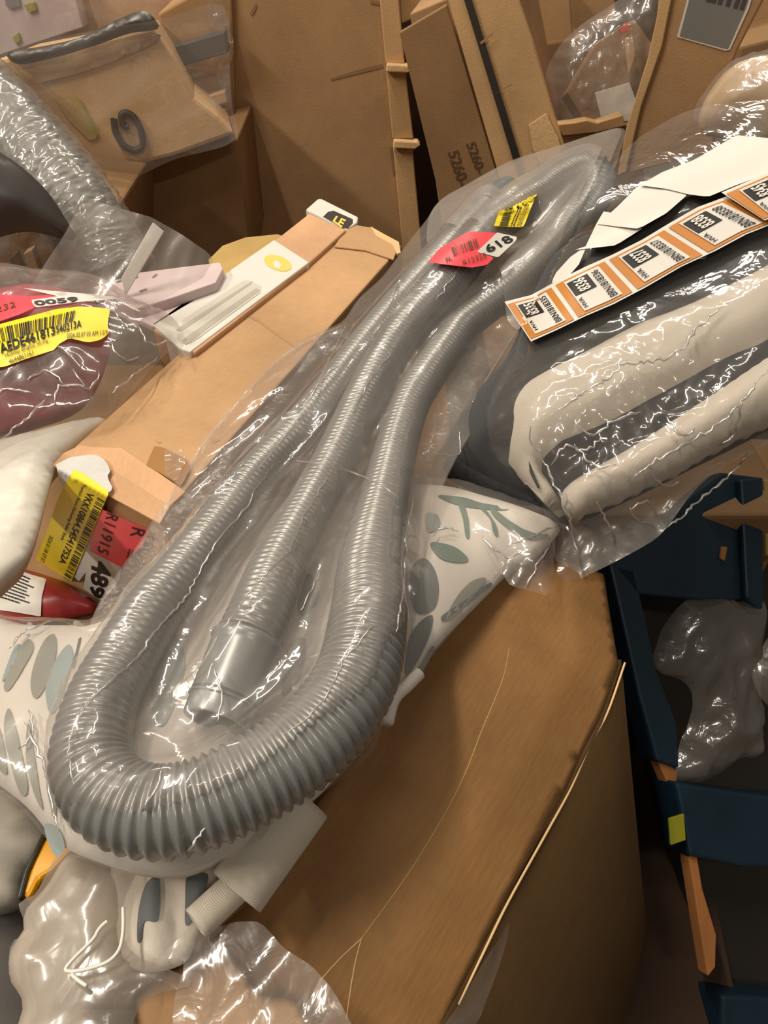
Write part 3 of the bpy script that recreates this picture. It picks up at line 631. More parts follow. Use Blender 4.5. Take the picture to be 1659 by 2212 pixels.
fw = Flat(hz(zW)); decal('black_panel', [(698, 468), (714, 452), (768, 476), (750, 494), (738, 490)], fw, .0006, M['strap'], t)
Label('l', [(718, 478), (738, 492), (748, 475), (726, 466)], fw, .001).add('gold_letters', [T('LE', 0, 0, 1, 1, .04)], M['oval'], t)
# curved olive flap behind
tag(prism('curved_flap', hz(.80).hit([(450, 560), (480, 530), (530, 512), (600, 505), (640, 520), (560, 600), (460, 620)]), (0, 0, -.01), M['card_olive'], bevel=.002), 'curved yellowish board edge showing behind the sleeved box', 'board')

# ================================================================== VACUUM HOSE
HP = [  # px, py, width in px, height of the centre line
 (535,1386,150,.930),(559,1334,142,.930),(602,1225,123,.918),(659,1117,108,.900),(727,990,98,.885),(785,867,92,.880),(827,788,90,.882),(879,708,90,.890),(951,628,86,.903),
 (1000,572,84,.912),(1055,500,80,.92),(1118,452,80,.93),(1169,424,84,.932),(1213,396,88,.932),(1258,376,86,.930),(1288,388,82,.928),(1280,428,80,.925),(1237,485,78,.915),(1190,540,76,.90),(1130,600,76,.888),
 (1060,655,76,.875),(1006,698,76,.868),(974,740,78,.868),(930,800,82,.868),(891,862,86,.868),(866,930,90,.870),(848,1000,97,.874),(822,1117,116,.888),(803,1225,150,.908),(796,1334,172,.924),(769,1464,186,.930),
 (689,1580,195,.932),(583,1662,198,.932),(448,1731,202,.932),(350,1753,204,.932),(270,1738,198,.932),(222,1700,188,.932),(197,1644,174,.932),(203,1575,164,.932),(225,1503,152,.930),(263,1431,142,.926),
 (328,1322,128,.918),(382,1255,118,.910),(432,1190,110,.902),(487,1117,100,.894),(560,1020,90,.886),(640,935,84,.882),(710,850,80,.880),(770,770,76,.880),(835,690,74,.882),(905,610,72,.888),(965,545,70,.897),(1020,485,70,.905),(1050,455,70,.91)]
def hose_pt(px, py, w, z):
    P = pt(px, py, z); dep = np.dot(P-CAM, [0, cp, -sp]); return [*P, w*dep/F/2]
HQ = np.array([hose_pt(*q) for q in HP]); HS = catmull(HQ, False, 12)
HS = resample(HS[:, :4], .00115, closed=False)
pitch = .0074; sarc = np.r_[0, np.cumsum(np.linalg.norm(np.diff(HS[:, :3], axis=0), axis=1))]
ph = (sarc/pitch) % 1.0; crest = np.clip(1-np.abs(ph-.5)/.36, 0, 1); crest = np.sin(crest*np.pi/2)**.9
rad = HS[:, 3]; rad = np.convolve(np.pad(rad, 60, mode='edge'), np.ones(121)/121, mode='valid')
V, Fc = tube(HS[:, :3], rad*(.90+.10*crest), 36)
t = empty('vacuum_hose', HQ[34][:3]-[0, 0, .03], 'long grey corrugated vacuum hose looped in a clear bag', 'hose')
mesh('corrugated_tube', V, capped(V, Fc, 36)[1], M['hose'], t, smooth=True)
def cuff(P0, P1, r0, name='cuff'):
    P0 = np.array(P0); P1 = np.array(P1); Lc = np.linalg.norm(P1-P0); d = (P1-P0)/Lc
    prof = [(-.03, .92), (-.03, 1.0), (0, 1.06), (.05, 1.07), (.08, 1.02), (.14, 1.0), (.72, .97), (.74, .90), (.755, .90), (.765, 1.0), (.785, 1.0), (.8, .95), (.98, .93), (1.0, .91), (1.0, .80), (.94, .79), (.5, .78)]
    pts = np.array([P0+d*Lc*a for a, _ in prof]); rr = np.array([r0*b for _, b in prof])
    nv = np.cross(d, [0, 0, 1.]); nv /= np.linalg.norm(nv); B = np.cross(d, nv); sg = 48; th = np.linspace(0, 2*np.pi, sg, endpoint=False)
    V = pts[:, None]+rr[:, None, None]*(nv*np.cos(th)[:, None]+B*np.sin(th)[:, None])[None]
    n = len(prof); Fc = [(i*sg+j, i*sg+(j+1) % sg, (i+1)*sg+(j+1) % sg, (i+1)*sg+j) for i in range(n-1) for j in range(sg)]
    o = mesh(name, V.reshape(-1, 3), Fc, M['cuff'], t, smooth=True, label='smooth grey end cuff'); recalc(o)
    m_ = o.modifiers.new('e', 'EDGE_SPLIT'); m_.split_angle = R(50)
    V2 = pts[-1]-d*Lc*.3+r0*.785*(nv*np.cos(th)[:, None]+B*np.sin(th)[:, None])
    mesh('bore', V2, [range(sg)], M['hole'], t)
c0 = HQ[0]; c1 = hose_pt(466, 1560, 148, .918)
cuff(c0[:3], c1[:3], c0[3])
e0 = HQ[-1]; e1 = hose_pt(1098, 412, 70, .912); cuff(e0[:3], e1[:3], e0[3])

# ================================================================== CLEAR BAG ROUND THE HOSE
FZ = .862; PF = hz(FZ)
bag_px = [(948, 440), (1000, 408), (1100, 354), (1200, 320), (1290, 292), (1347, 282), (1338, 335), (1290, 460), (1225, 590), (1145, 730), (1095, 815), (1040, 905), (990, 985), (950, 1070), (932, 1150), (912, 1250), (893, 1370), (872, 1470), (845, 1515), (826, 1570), (808, 1618), (765, 1665), (690, 1722), (610, 1790), (520, 1848), (410, 1882), (320, 1888), (240, 1864), (165, 1825), (122, 1770), (104, 1700), (100, 1640), (112, 1560), (142, 1470), (180, 1390), (225, 1290), (300, 1180), (372, 1060), (440, 955), (520, 858), (600, 776), (675, 728), (738, 700), (775, 650), (828, 600), (880, 530), (920, 480)]
bag = Sheet(PF, bag_px, None, k=5)
# drape: a membrane pulled over the hose
gs_ = .003; lo = bag.poly.min(0)-.02; hi = bag.poly.max(0)+.02
nx, ny = int((hi[0]-lo[0])/gs_), int((hi[1]-lo[1])/gs_)
X, Y = np.meshgrid(lo[0]+np.arange(nx)*gs_, lo[1]+np.arange(ny)*gs_); G = np.stack([X.ravel(), Y.ravel()], 1)
obs = np.zeros((ny, nx))
cen = np.concatenate([HS[::4, :3], np.linspace(c0[:3], c1[:3], 40)]); crd = np.concatenate([rad[::4], np.full(40, c0[3]*1.03)])
cl = PF.loc(cen); ch = cen[:, 2]-FZ
for (a, b), hh, r_ in zip(cl, ch, crd):
    i0, i1 = int((a-r_-lo[0])/gs_), int((a+r_-lo[0])/gs_)+2; j0, j1 = int((b-r_-lo[1])/gs_), int((b+r_-lo[1])/gs_)+2
    i0, j0 = max(i0, 0), max(j0, 0)
    sx = X[j0:j1, i0:i1]-a; sy = Y[j0:j1, i0:i1]-b; q = r_*r_-sx*sx-sy*sy
    obs[j0:j1, i0:i1] = np.maximum(obs[j0:j1, i0:i1], np.where(q > 0, hh+np.sqrt(np.clip(q, 0, None)), 0))
msk = (inside(G, bag.poly)).reshape(ny, nx)
hm = obs.copy()
for it in range(260):
    av = .25*(np.roll(hm, 1, 0)+np.roll(hm, -1, 0)+np.roll(hm, 1, 1)+np.roll(hm, -1, 1))
    hm = np.maximum(obs*msk, (av-.00012))*msk; hm = np.clip(hm, 0, None)
def grid(uv, A=None):
    A = hm if A is None else A
    x = np.clip((uv[:, 0]-lo[0])/gs_, 0, nx-1.001); y = np.clip((uv[:, 1]-lo[1])/gs_, 0, ny-1.001); i = x.astype(int); j = y.astype(int); a = x-i; b = y-j
    return A[j, i]*(1-a)*(1-b)+A[j, i+1]*a*(1-b)+A[j+1, i]*(1-a)*b+A[j+1, i+1]*a*b
RIDGES = [[(505, 1010), (400, 1135), (332, 1227), (259, 1338), (235, 1372), (182, 1454)], [(593, 1000), (549, 1063), (525, 1106), (477, 1159), (428, 1241), (409, 1280), (341, 1357), (293, 1425), (240, 1469), (129, 1580)],
 [(732, 990), (694, 1053), (656, 1116), (627, 1184), (617, 1198), (583, 1232), (530, 1290), (501, 1333), (462, 1370)], [(825, 1333), (776, 1386), (747, 1420), (723, 1469), (699, 1512), (656, 1556), (607, 1589)], [(694, 1232), (675, 1270), (651, 1319)],
 [(754, 774), (703, 812), (678, 846), (640, 892), (589, 913), (555, 960), (492, 1040), (450, 1087)], [(990, 926), (990, 981), (923, 977)], [(880, 560), (850, 640), (800, 740)], [(900, 1060), (880, 1150), (870, 1280), (850, 1400)],
 [(300, 1760), (340, 1700), (352, 1650)], [(400, 1850), (440, 1790), (480, 1740)], [(160, 1700), (150, 1600), (200, 1500)], [(470, 1560), (480, 1500), (462, 1440)], [(1180, 400), (1150, 480), (1080, 620)], [(980, 480), (1000, 560), (940, 650)], [(760, 900), (800, 820), (850, 760)]]
def ridge_h(uv):
    o = np.zeros(len(uv))
    for k_, q in enumerate(RIDGES):
        P_ = PF.loc(PF.hit(catmull(q, False, 5), .045)); P_ = resample(P_, .009, closed=False)
        P_ = P_+np.random.RandomState(k_).uniform(-.0016, .0016, P_.shape)
        lo_, hi_ = P_.min(0)-.01, P_.max(0)+.01; m_ = ((uv > lo_) & (uv < hi_)).all(1)
        if not m_.any(): continue
        U = uv[m_]; dd = np.full(len(U), 1e9); tt = np.zeros(len(U))
        for i_ in range(len(P_)-1):
            a_, b_ = P_[i_], P_[i_+1]; ab = b_-a_; t_ = np.clip(((U-a_) @ ab)/(ab @ ab), 0, 1); q_ = np.hypot(*(U-a_-t_[:, None]*ab).T)
            w_ = q_ < dd; dd[w_] = q_[w_]; tt[w_] = (i_+t_[w_])/(len(P_)-1)
        o[m_] = np.maximum(o[m_], .0016*np.clip(1-dd/.0052, 0, 1)**1.3*np.clip(np.sin(np.pi*np.clip(tt, .02, .98))*3, 0, 1))
    return o
def bag_h(uv, d):
    e = np.clip(d/.02, 0, 1)
    w = crumple(uv, .045, .0034, 1.0, 7.0, 41, 2)*e+crumple(uv, .06, .0016, 1.3, 1.5, 43, 2)*e
    return np.clip(grid(uv)+.0035+w+ridge_h(uv), .001, None)
hms = hm.copy()
for it in range(120): hms = .25*(np.roll(hms, 1, 0)+np.roll(hms, -1, 0)+np.roll(hms, 1, 1)+np.roll(hms, -1, 1))
hms = np.maximum(hms, .0)
def bag_s(uv, d): return grid(uv)+.0095
def bag_l(uv, d): return grid(uv, hms)+.021
bag.hf = bag_h; bags = Sheet(PF, bag_px, bag_s, k=5); bagl = Sheet(PF, bag_px, bag_l, k=5)
t = empty('hose_bag', pt(700, 1200, FZ), 'long clear plastic bag around the grey hose, red and yellow labels near its top', 'bag')
bag.build('bag_front', M['film_crisp'], t, .0029)
under = Sheet(PF, bag_px, lambda uv, d: -.012*np.clip(d/.03, 0, 1)+soft(uv, .06, .003, 3), k=5); under.build('bag_back', M['film_back'], t, .009)
vl = Sheet(PF, [(952, 446), (1005, 414), (1100, 362), (1200, 330), (1290, 300), (1338, 292), (1325, 340), (1270, 470), (1205, 590), (1120, 730), (1060, 640), (1010, 600), (930, 560), (925, 490)], lambda uv, d: grid(uv)+.0125+crumple(uv, .05, .0025, 1.2, 4, 45, 2)*np.clip(d/.02, 0, 1), k=5)
vl.build('folded_film', M['film_soft'], t, .007)
# seams and stretched folds standing up from the film
for pth in ([(640, 996), (700, 1002), (760, 1020), (820, 1046), (862, 1076)], [(1330, 300), (1275, 470), (1190, 600), (1100, 740), (1020, 870)], [(748, 700), (700, 800), (660, 880), (600, 960), (560, 1010)], [(470, 1375), (430, 1440), (380, 1400), (300, 1480), (255, 1560)][:2]+[(360, 1500)]):
    pp = catmull(pth, False, 10); V, Fc = tube(bags.at(pp, -.001), .0009, 6); V, Fc = capped(V, Fc, 6); mesh('film_fold', V, Fc, M['film_soft'], t, smooth=True)
for k_, q in enumerate(RIDGES):
    pp = resample(catmull(q, False, 6), 9, closed=False); pp = pp+np.random.RandomState(k_+50).normal(0, 1.5, pp.shape)
    cr_ = bag.at(pp, .0004); tt = np.linspace(0, 1, len(cr_)); V, Fc = tube(cr_, .00085*np.clip(np.sin(np.pi*tt)*2.5, .15, 1)*(1+.25*np.sin(tt*40+k_)), 8); V, Fc = capped(V, Fc, 8)
    mesh('film_crease', V, Fc, M['crease_film'], t, smooth=True)
RLb = Label('red', [(925, 572), (1050, 578), (1116, 514), (1012, 500)], bagl, .0)
decal('red_label', [(925, 566), (948, 538), (1012, 499), (1082, 504), (1060, 530), (1040, 548), (1068, 556), (1052, 572), (1020, 578), (968, 572)], bagl, .002, M['pinkred'], t, 8, label='bright red label')
decal('white_label', [(1074, 502), (1118, 512), (1114, 520), (1076, 556), (1030, 544)], bagl, .0024, M['paper'], t, 6)
Label('n', [(1056, 546), (1112, 519), (1096, 507), (1044, 532)], bagl, .0028).add('printing', [T('618', 0, 0, 1, 1, .02)], M['black'], t)
Label('n', [(982, 552), (1036, 532), (1030, 514), (974, 534)], bagl, .0028).add('printing', [bars(0, 0, 1, 1, 16, 8)], M['brownink'], t)
Label('n', [(966, 566), (978, 562), (974, 553), (962, 557)], bagl, .0028).add('printing', [T('R', 0, 0, 1, 1)], M['brownink'], t)
Label('n', [(1002, 572), (1052, 556), (1048, 545), (998, 562)], bagl, .0028).add('printing', [T('R12325', 0, 0, 1, 1)], M['brownink'], t)
decal('yellow_label', [(1067, 488), (1076, 462), (1088, 424), (1100, 415), (1162, 407), (1160, 420), (1148, 446), (1132, 488), (1126, 491)], bagl, .002, M['yellow'], t, 8, label='yellow label')
Label('n', [(1076, 488), (1094, 438), (1112, 432), (1098, 488)], bagl, .0026).add('printing', [bars(0, .1, 1, .95, 22, 9)], M['black'], t)
Label('n', [(1100, 488), (1128, 424), (1138, 424), (1112, 488)], bagl, .0026).add('printing', [smallprint(0, 0, 1, 1, 2, 5)], M['black'], t)
Label('n', [(1114, 488), (1142, 420), (1152, 418), (1126, 488)], bagl, .0026).add('printing', [smallprint(0, 0, .8, 1, 3, 6)], M['brownink'], t)

# ================================================================== BAGGED CUSHION (right)
PCn = plane3((1150, 650, .93), (1600, 650, .95), (1250, 1150, .80))
t = empty('folded_comforter', PCn.hit([(1350, 800)], -.1)[0], 'plump folded comforter, cream and charcoal layers, in the clear bag on the right', 'bedding')
Cbase = Sheet(PCn, [(1190, 560), (1290, 500), (1440, 440), (1600, 370), (1760, 300), (1780, 860), (1659, 930), (1500, 1010), (1360, 1080), (1230, 1130), (1150, 1090), (1060, 1050), (985, 1035), (962, 1000), (975, 930), (1010, 870), (1060, 810), (1100, 762)], dome(.055, .07, .004, .15, 3))
Cbase.build('charcoal_layer', M['char_fab'], t, .01, bottom=dome(-.12, .06))
Cfl = Sheet(PCn, [(958, 1000), (985, 985), (1040, 1020), (1100, 1052), (1180, 1092), (1190, 1120), (1120, 1098), (1060, 1078), (1000, 1052), (965, 1030)], dome(.03, .02, .004, .02, 6))
Cfl.build('dark_fringe', M['fleece'], t, .006, bottom=dome(-.03, .02))
W1 = Sheet(PCn, [(1076, 945), (1082, 905), (1112, 862), (1160, 830), (1240, 790), (1340, 738), (1460, 690), (1580, 630), (1760, 540), (1770, 680), (1659, 800), (1560, 850), (1470, 900), (1357, 960), (1270, 1000), (1200, 1030), (1172, 1042), (1190, 1078), (1215, 1125), (1205, 1140), (1180, 1116), (1130, 1062), (1090, 1010)], dome(.045, .05, .001, .1, 7, .030))
W1.build('cream_fold', M['white_fab'], t, .009, bottom=dome(-.03, .05))
W2 = Sheet(PCn, [(1205, 1100), (1240, 1062), (1340, 1002), (1450, 928), (1550, 858), (1659, 785), (1770, 730), (1780, 860), (1659, 935), (1560, 985), (1470, 1035), (1380, 1080), (1290, 1120), (1225, 1140)], dome(.030, .035, .001, .1, 9, .040))
W2.build('cream_fold', M['white_fab'], t, .009, bottom=dome(-.03, .04))
decal('slot_shade', [(1142, 995), (1149, 1012), (1168, 1056), (1162, 1056), (1144, 1020)], W1, .0015, M['black'], t, 6)  # flat black strip painting in the dark of a gap
# clear bag
cb_px = [(1215, 560), (1290, 420), (1350, 330), (1440, 268), (1520, 238), (1659, 222), (1780, 205), (1790, 880), (1659, 955), (1560, 1010), (1500, 1060), (1425, 1155), (1340, 1205), (1218, 1262), (1200, 1210), (1188, 1150), (1150, 1082), (1090, 1045), (1050, 990), (1050, 900), (1090, 800), (1140, 700)]
def cb_h(uv, d):

    h = np.maximum.reduce([Cbase.hf(uv, distpoly(uv, Cbase.poly)*inside(uv, Cbase.poly)), W1.hf(uv, distpoly(uv, W1.poly))*inside(uv, W1.poly), W2.hf(uv, distpoly(uv, W2.poly))*inside(uv, W2.poly)])
    return h
cbag = Sheet(PCn, cb_px, None)
lo2 = cbag.poly.min(0)-.02; hi2 = cbag.poly.max(0)+.02; g2 = .006; nx2, ny2 = int((hi2[0]-lo2[0])/g2), int((hi2[1]-lo2[1])/g2)
X2, Y2 = np.meshgrid(lo2[0]+np.arange(nx2)*g2, lo2[1]+np.arange(ny2)*g2); G2 = np.stack([X2.ravel(), Y2.ravel()], 1)
m2 = inside(G2, cbag.poly).reshape(ny2, nx2); ob2 = cb_h(G2, None).reshape(ny2, nx2)*m2; h2 = ob2.copy()
for it in range(60):
    av = .25*(np.roll(h2, 1, 0)+np.roll(h2, -1, 0)+np.roll(h2, 1, 1)+np.roll(h2, -1, 1)); h2 = np.maximum(ob2, av)*m2
def grid2(uv):
    x = np.clip((uv[:, 0]-lo2[0])/g2, 0, nx2-1.001); y = np.clip((uv[:, 1]-lo2[1])/g2, 0, ny2-1.001); i = x.astype(int); j = y.astype(int); a = x-i; b = y-j
    return h2[j, i]*(1-a)*(1-b)+h2[j, i+1]*a*(1-b)+h2[j+1, i]*(1-a)*b+h2[j+1, i+1]*a*b
def cbag_h(uv, d):
    e = np.clip(d/.03, 0, 1); low = np.clip(((-uv[:, 1])-.05)/.15, 0, 1)*.85+.15
    zc = PCn.loc(PCn.hit([(1270, 1010), (1400, 960)])); q = np.minimum(np.hypot(*(uv-zc[0]).T), np.hypot(*(uv-zc[1]).T)); zone = np.exp(-(q/.11)**2)
    return grid2(uv)+.006+crumple(uv, .09, .0045, .5, 2.5, 51, 2)*e*low+(crumple(uv, .05, .0095, .9, 1.2, 57, 3)*zone+crumple(uv, .05, .002, .9, 1.6, 58, 2)*low)*e
cbag.hf = cbag_h; cbs = Sheet(PCn, cb_px, lambda uv, d: grid2(uv)+.012)
tb = empty('comforter_bag', PCn.hit([(1350, 1000)], -.02)[0], 'large crumpled clear bag over the folded comforter on the right', 'bag')
cbag.build('bag_front', M['film_dark'], tb, .0045)
def creases(sheet, lines, parent, rad_=.0009, k0=0, jit=1.5, off=.0004):
    for k_, q in enumerate(lines):
        pp = resample(catmull(q, False, 6), 9, closed=False); pp = pp+np.random.RandomState(k_+k0).normal(0, jit, pp.shape)
        cr_ = sheet.at(pp, off); tt = np.linspace(0, 1, len(cr_)); V, Fc = tube(cr_, rad_*np.clip(np.sin(np.pi*tt)*2.5, .15, 1)*(1+.3*np.sin(tt*40+k_)), 8); V, Fc = capped(V, Fc, 8)
        mesh('film_crease', V, Fc, M['crease_film'], parent, smooth=True)
creases(cbag, [[(1145, 912), (1148, 955), (1180, 1000), (1195, 1045), (1222, 1090), (1238, 1160), (1262, 1238)], [(1659, 798), (1570, 900), (1490, 955), (1410, 1000), (1360, 1040)], [(1174, 906), (1250, 856), (1335, 801), (1342, 787), (1440, 773), (1513, 705), (1577, 650)],
 [(1428, 1148), (1500, 1090), (1570, 1030), (1640, 965)], [(1190, 1005), (1225, 960), (1260, 975), (1300, 940)], [(1360, 1100), (1400, 1085), (1425, 1140), (1375, 1120), (1362, 1098)], [(1290, 1090), (1320, 1140), (1335, 1190)], [(1310, 640), (1400, 600), (1500, 560), (1600, 500)],
 [(1240, 960), (1290, 1010), (1330, 1000)], [(1400, 1000), (1430, 1050), (1470, 1040)], [(1440, 900), (1470, 940), (1500, 930)], [(1600, 870), (1590, 930), (1560, 960)], [(1250, 920), (1280, 940), (1330, 905), (1390, 890)]], tb, .0014, 200, 2.5)
V_ = Sheet(PCn, [(1160, 1080), (1220, 1110), (1330, 1090), (1480, 1010), (1600, 940), (1659, 900), (1659, 955), (1560, 1010), (1500, 1060), (1425, 1155), (1340, 1205), (1218, 1262), (1200, 1210), (1188, 1150)], lambda uv, d: -.01+crumple(uv, .05, .006, .9, 1.5, 61, 3))
V_.build('bag_back', M['film_soft'], tb, .007)

# backing paper strip (blank) under and above the stickers
class Ribbon:
    """paper strip along a picked spine with picked widths; lifts and dips along its length"""
    def __init__(s, a, b, surf): s.a = np.array(a, float); s.b = np.array(b, float); s.surf = surf; s.n = len(a)
    def px(s, uv):
        t_ = np.clip(uv[:, 0], 0, 1)*(s.n-1); i = np.clip(t_.astype(int), 0, s.n-2); f_ = (t_-i)[:, None]; v_ = uv[:, 1:2]
        A_ = s.a[i]*(1-f_)+s.a[i+1]*f_; B_ = s.b[i]*(1-f_)+s.b[i+1]*f_; return A_*(1-v_)+B_*v_
t = empty('blank_paper_strip', cbs.at([(1300, 470)], .01)[0], 'creased blank white paper strip folded over the comforter bag', 'paper strip')
wp = [([(1232, 555), (1200, 590), (1190, 612), (1225, 600), (1250, 572), (1268, 530)], .006), ([(1265, 532), (1240, 540), (1330, 530), (1390, 492), (1380, 484), (1350, 470), (1305, 455), (1290, 480)], .008),
      ([(1290, 484), (1330, 450), (1382, 398), (1450, 405), (1488, 418), (1440, 460), (1380, 494), (1340, 490)], .012), ([(1382, 400), (1430, 372), (1500, 345), (1560, 310), (1590, 292), (1680, 300), (1760, 300), (1760, 340), (1659, 375), (1590, 400), (1530, 425), (1488, 420), (1440, 408)], .016)]
for q, o_ in wp: decal('paper_panel', q, cbs, o_, M['paper'], t, 14)
# sticker strip
t = empty('sticker_strip', cbs.at([(1400, 580)], .02)[0], 'curling strip of brown-framed code stickers lying on the comforter bag', 'sticker strip')
lowe = [(1146, 736), (1200, 712), (1262, 682), (1325, 655), (1392, 620), (1470, 575), (1545, 540), (1610, 505), (1700, 470)]
uppe = [(1092, 655), (1150, 640), (1208, 608), (1265, 580), (1325, 553), (1390, 520), (1452, 483), (1510, 450), (1590, 420)]
rib = Label('s', [(0, 0)]*4, cbs, .010); rb = Ribbon(lowe, uppe, cbs); rib.px = rb.px
rib.base('backing_paper', M['paper'], t, (0, -.02, 1, 1.04), 40)
def sticker(u0, u1, num, text, own):
    w = u1-u0
    st = own.base('sticker', M['orange'], t, (u0+.006, .03, u1-.006, .97), 16, lift=.0010)
    own.base('code_patch', M['paper'], st, (u0+w*.17, .10, u0+w*.84, .93), 16, lift=.0020)
    own.base('black_patch', M['black'], st, (u0+w*.20, .52, u0+w*.60, .88), 16, lift=.0028)
    def side(V, Fc, a0, b0, a1, b1): return (np.stack([a1-(a1-a0)*V[:, 1], b0+(b1-b0)*V[:, 0]], 1), Fc)   # reads across the strip
    own.add('printing', [side(*glyphs(num, .03), u0+w*.30, .55, u0+w*.52, .86)], M['paper'], st, .0036)
    own.add('printing', [side(*glyphs(text, .01), u0+w*.66, .15, u0+w*.79, .88)], M['black'], st, .0032)
    own.add('printing', [side(*glyphs('HVA', .01), u0+w*.20, .18, u0+w*.28, .44)], M['black'], st, .0032)
for u0, u1, nn in ((.0, .215, '8335'), (.222, .462, '8336'), (.47, .715, '8337'), (.722, .985, '8338')):
    sticker(u0, u1, nn, 'BRN181'+nn, rib)
rib2 = Label('s', [(0, 0)]*4, cbs, .018); rb2 = Ribbon([(1650, 475), (1700, 455), (1760, 430)], [(1562, 418), (1640, 385), (1720, 350)], cbs); rib2.px = rb2.px
rib2.base('backing_paper', M['paper'], t, (0, -.02, 1, 1.04), 14); sticker(.02, .98, '8345', 'BRN1818345', rib2)

# ================================================================== LEAF-PRINT BEDDING PACK
PB = plane3((200, 1500, .875), (900, 1500, .855), (700, 1100, .825))
lp_px = [(-60, 1352), (60, 1350), (150, 1350), (215, 1345), (320, 1268), (430, 1160), (600, 1075), (800, 1050), (960, 1052), (1060, 1078), (1150, 1108), (1208, 1136), (1190, 1170), (1110, 1225), (1060, 1275), (985, 1350), (905, 1440), (860, 1500), (800, 1590), (720, 1685), (640, 1750), (560, 1808), (470, 1855), (380, 1885), (280, 1880), (200, 1855), (130, 1825), (60, 1745), (-10, 1690), (-70, 1650)]
pk = Sheet(PB, lp_px, lambda uv, d: dome(.022, .05, .006, .12, 12)(uv, d)+crumple(uv, .09, .0025, 1.9, 3, 73, 2)*np.clip(d/.03, 0, 1))
t = empty('bedding_pack', PB.hit([(600, 1500)], -.05)[0], 'white bedding pack printed with grey-green leaves under the hose', 'bedding')
pk.build('fabric', M['pack'], t, .009, bottom=dome(-.07, .05))
leaves = [('leaf_grey', [(118, 1370), (122, 1400), (112, 1450), (88, 1500), (72, 1505), (66, 1470), (78, 1420), (98, 1380)]), ('leaf_blue', [(150, 1392), (158, 1420), (150, 1450), (128, 1520), (108, 1540), (98, 1490), (108, 1450), (130, 1410)]),
 ('leaf_grey', [(60, 1380), (72, 1400), (52, 1440), (20, 1490), (8, 1480), (30, 1420)]), ('leaf_grey', [(165, 1340), (196, 1362), (192, 1374), (168, 1366), (158, 1350)]), ('leaf_grey', [(20, 1530), (40, 1600), (60, 1700), (44, 1715), (20, 1640), (8, 1570)]),
 ('leaf_blue', [(96, 1780), (126, 1790), (140, 1830), (122, 1850), (104, 1820)]), ('leaf_grey', [(60, 1560), (72, 1620), (84, 1700), (92, 1750), (72, 1710), (56, 1640)]),
 ('leaf_char', [(915, 1205), (938, 1228), (948, 1270), (940, 1310), (916, 1325), (896, 1316), (886, 1270), (890, 1225)]), ('leaf_char', [(905, 1345), (935, 1330), (925, 1380), (895, 1440), (876, 1455), (880, 1390)]),
 ('leaf_green', [(945, 1070), (1000, 1074), (1040, 1086), (1100, 1096), (1090, 1102), (1030, 1098), (980, 1088)]), ('leaf_green', [(1000, 1085), (1012, 1120), (1014, 1160), (1006, 1158), (1000, 1120), (990, 1088)]),
 ('leaf_green', [(1042, 1092), (1070, 1130), (1076, 1158), (1066, 1150), (1058, 1120), (1036, 1096)]), ('leaf_green', [(1060, 1094), (1100, 1124), (1140, 1150), (1128, 1156), (1096, 1140), (1064, 1112)]),
 ('leaf_green', [(930, 1172), (980, 1180), (1012, 1208), (990, 1215), (950, 1205)]), ('leaf_grey', [(1050, 1250), (1020, 1290), (975, 1335), (965, 1330), (990, 1285), (1020, 1255)]), ('leaf_blue', [(920, 1110), (945, 1112), (950, 1135), (925, 1150)]),
 ('leaf_blue', [(335, 1380), (380, 1370), (400, 1440), (360, 1560), (330, 1540)]),
 ('leaf_blue', [(30, 1400), (44, 1396), (22, 1450), (4, 1470)]), ('leaf_grey', [(-10, 1560), (6, 1600), (14, 1670), (-6, 1650)]), ('leaf_char', [(176, 1350), (184, 1352), (170, 1400), (160, 1440), (156, 1436), (166, 1396)]), ('leaf_grey', [(110, 1650), (118, 1700), (120, 1770), (108, 1740), (100, 1690)]),
 ('leaf_blue', [(60, 1345), (72, 1350), (62, 1372), (52, 1366)]), ('leaf_char', [(955, 1330), (1000, 1300), (1052, 1262), (1060, 1266), (1004, 1308), (962, 1340)]), ('leaf_green', [(1100, 1130), (1150, 1150), (1186, 1156), (1150, 1166), (1110, 1148)]), ('leaf_char', [(868, 1470), (900, 1452), (930, 1400), (938, 1404), (905, 1462), (872, 1480)]),
 ('leaf_grey', [(560, 1790), (600, 1776), (590, 1800), (560, 1806)]), ('leaf_char', [(690, 1690), (730, 1650), (736, 1656), (700, 1700)]), ('leaf_green', [(640, 1260), (670, 1240), (690, 1290), (650, 1330)]), ('leaf_grey', [(620, 1400), (660, 1380), (650, 1460), (610, 1500)])]
for m_, q in leaves: decal('printed_leaf', q, pk, .0012, M[m_], t, 10, smooth=True, k=4)
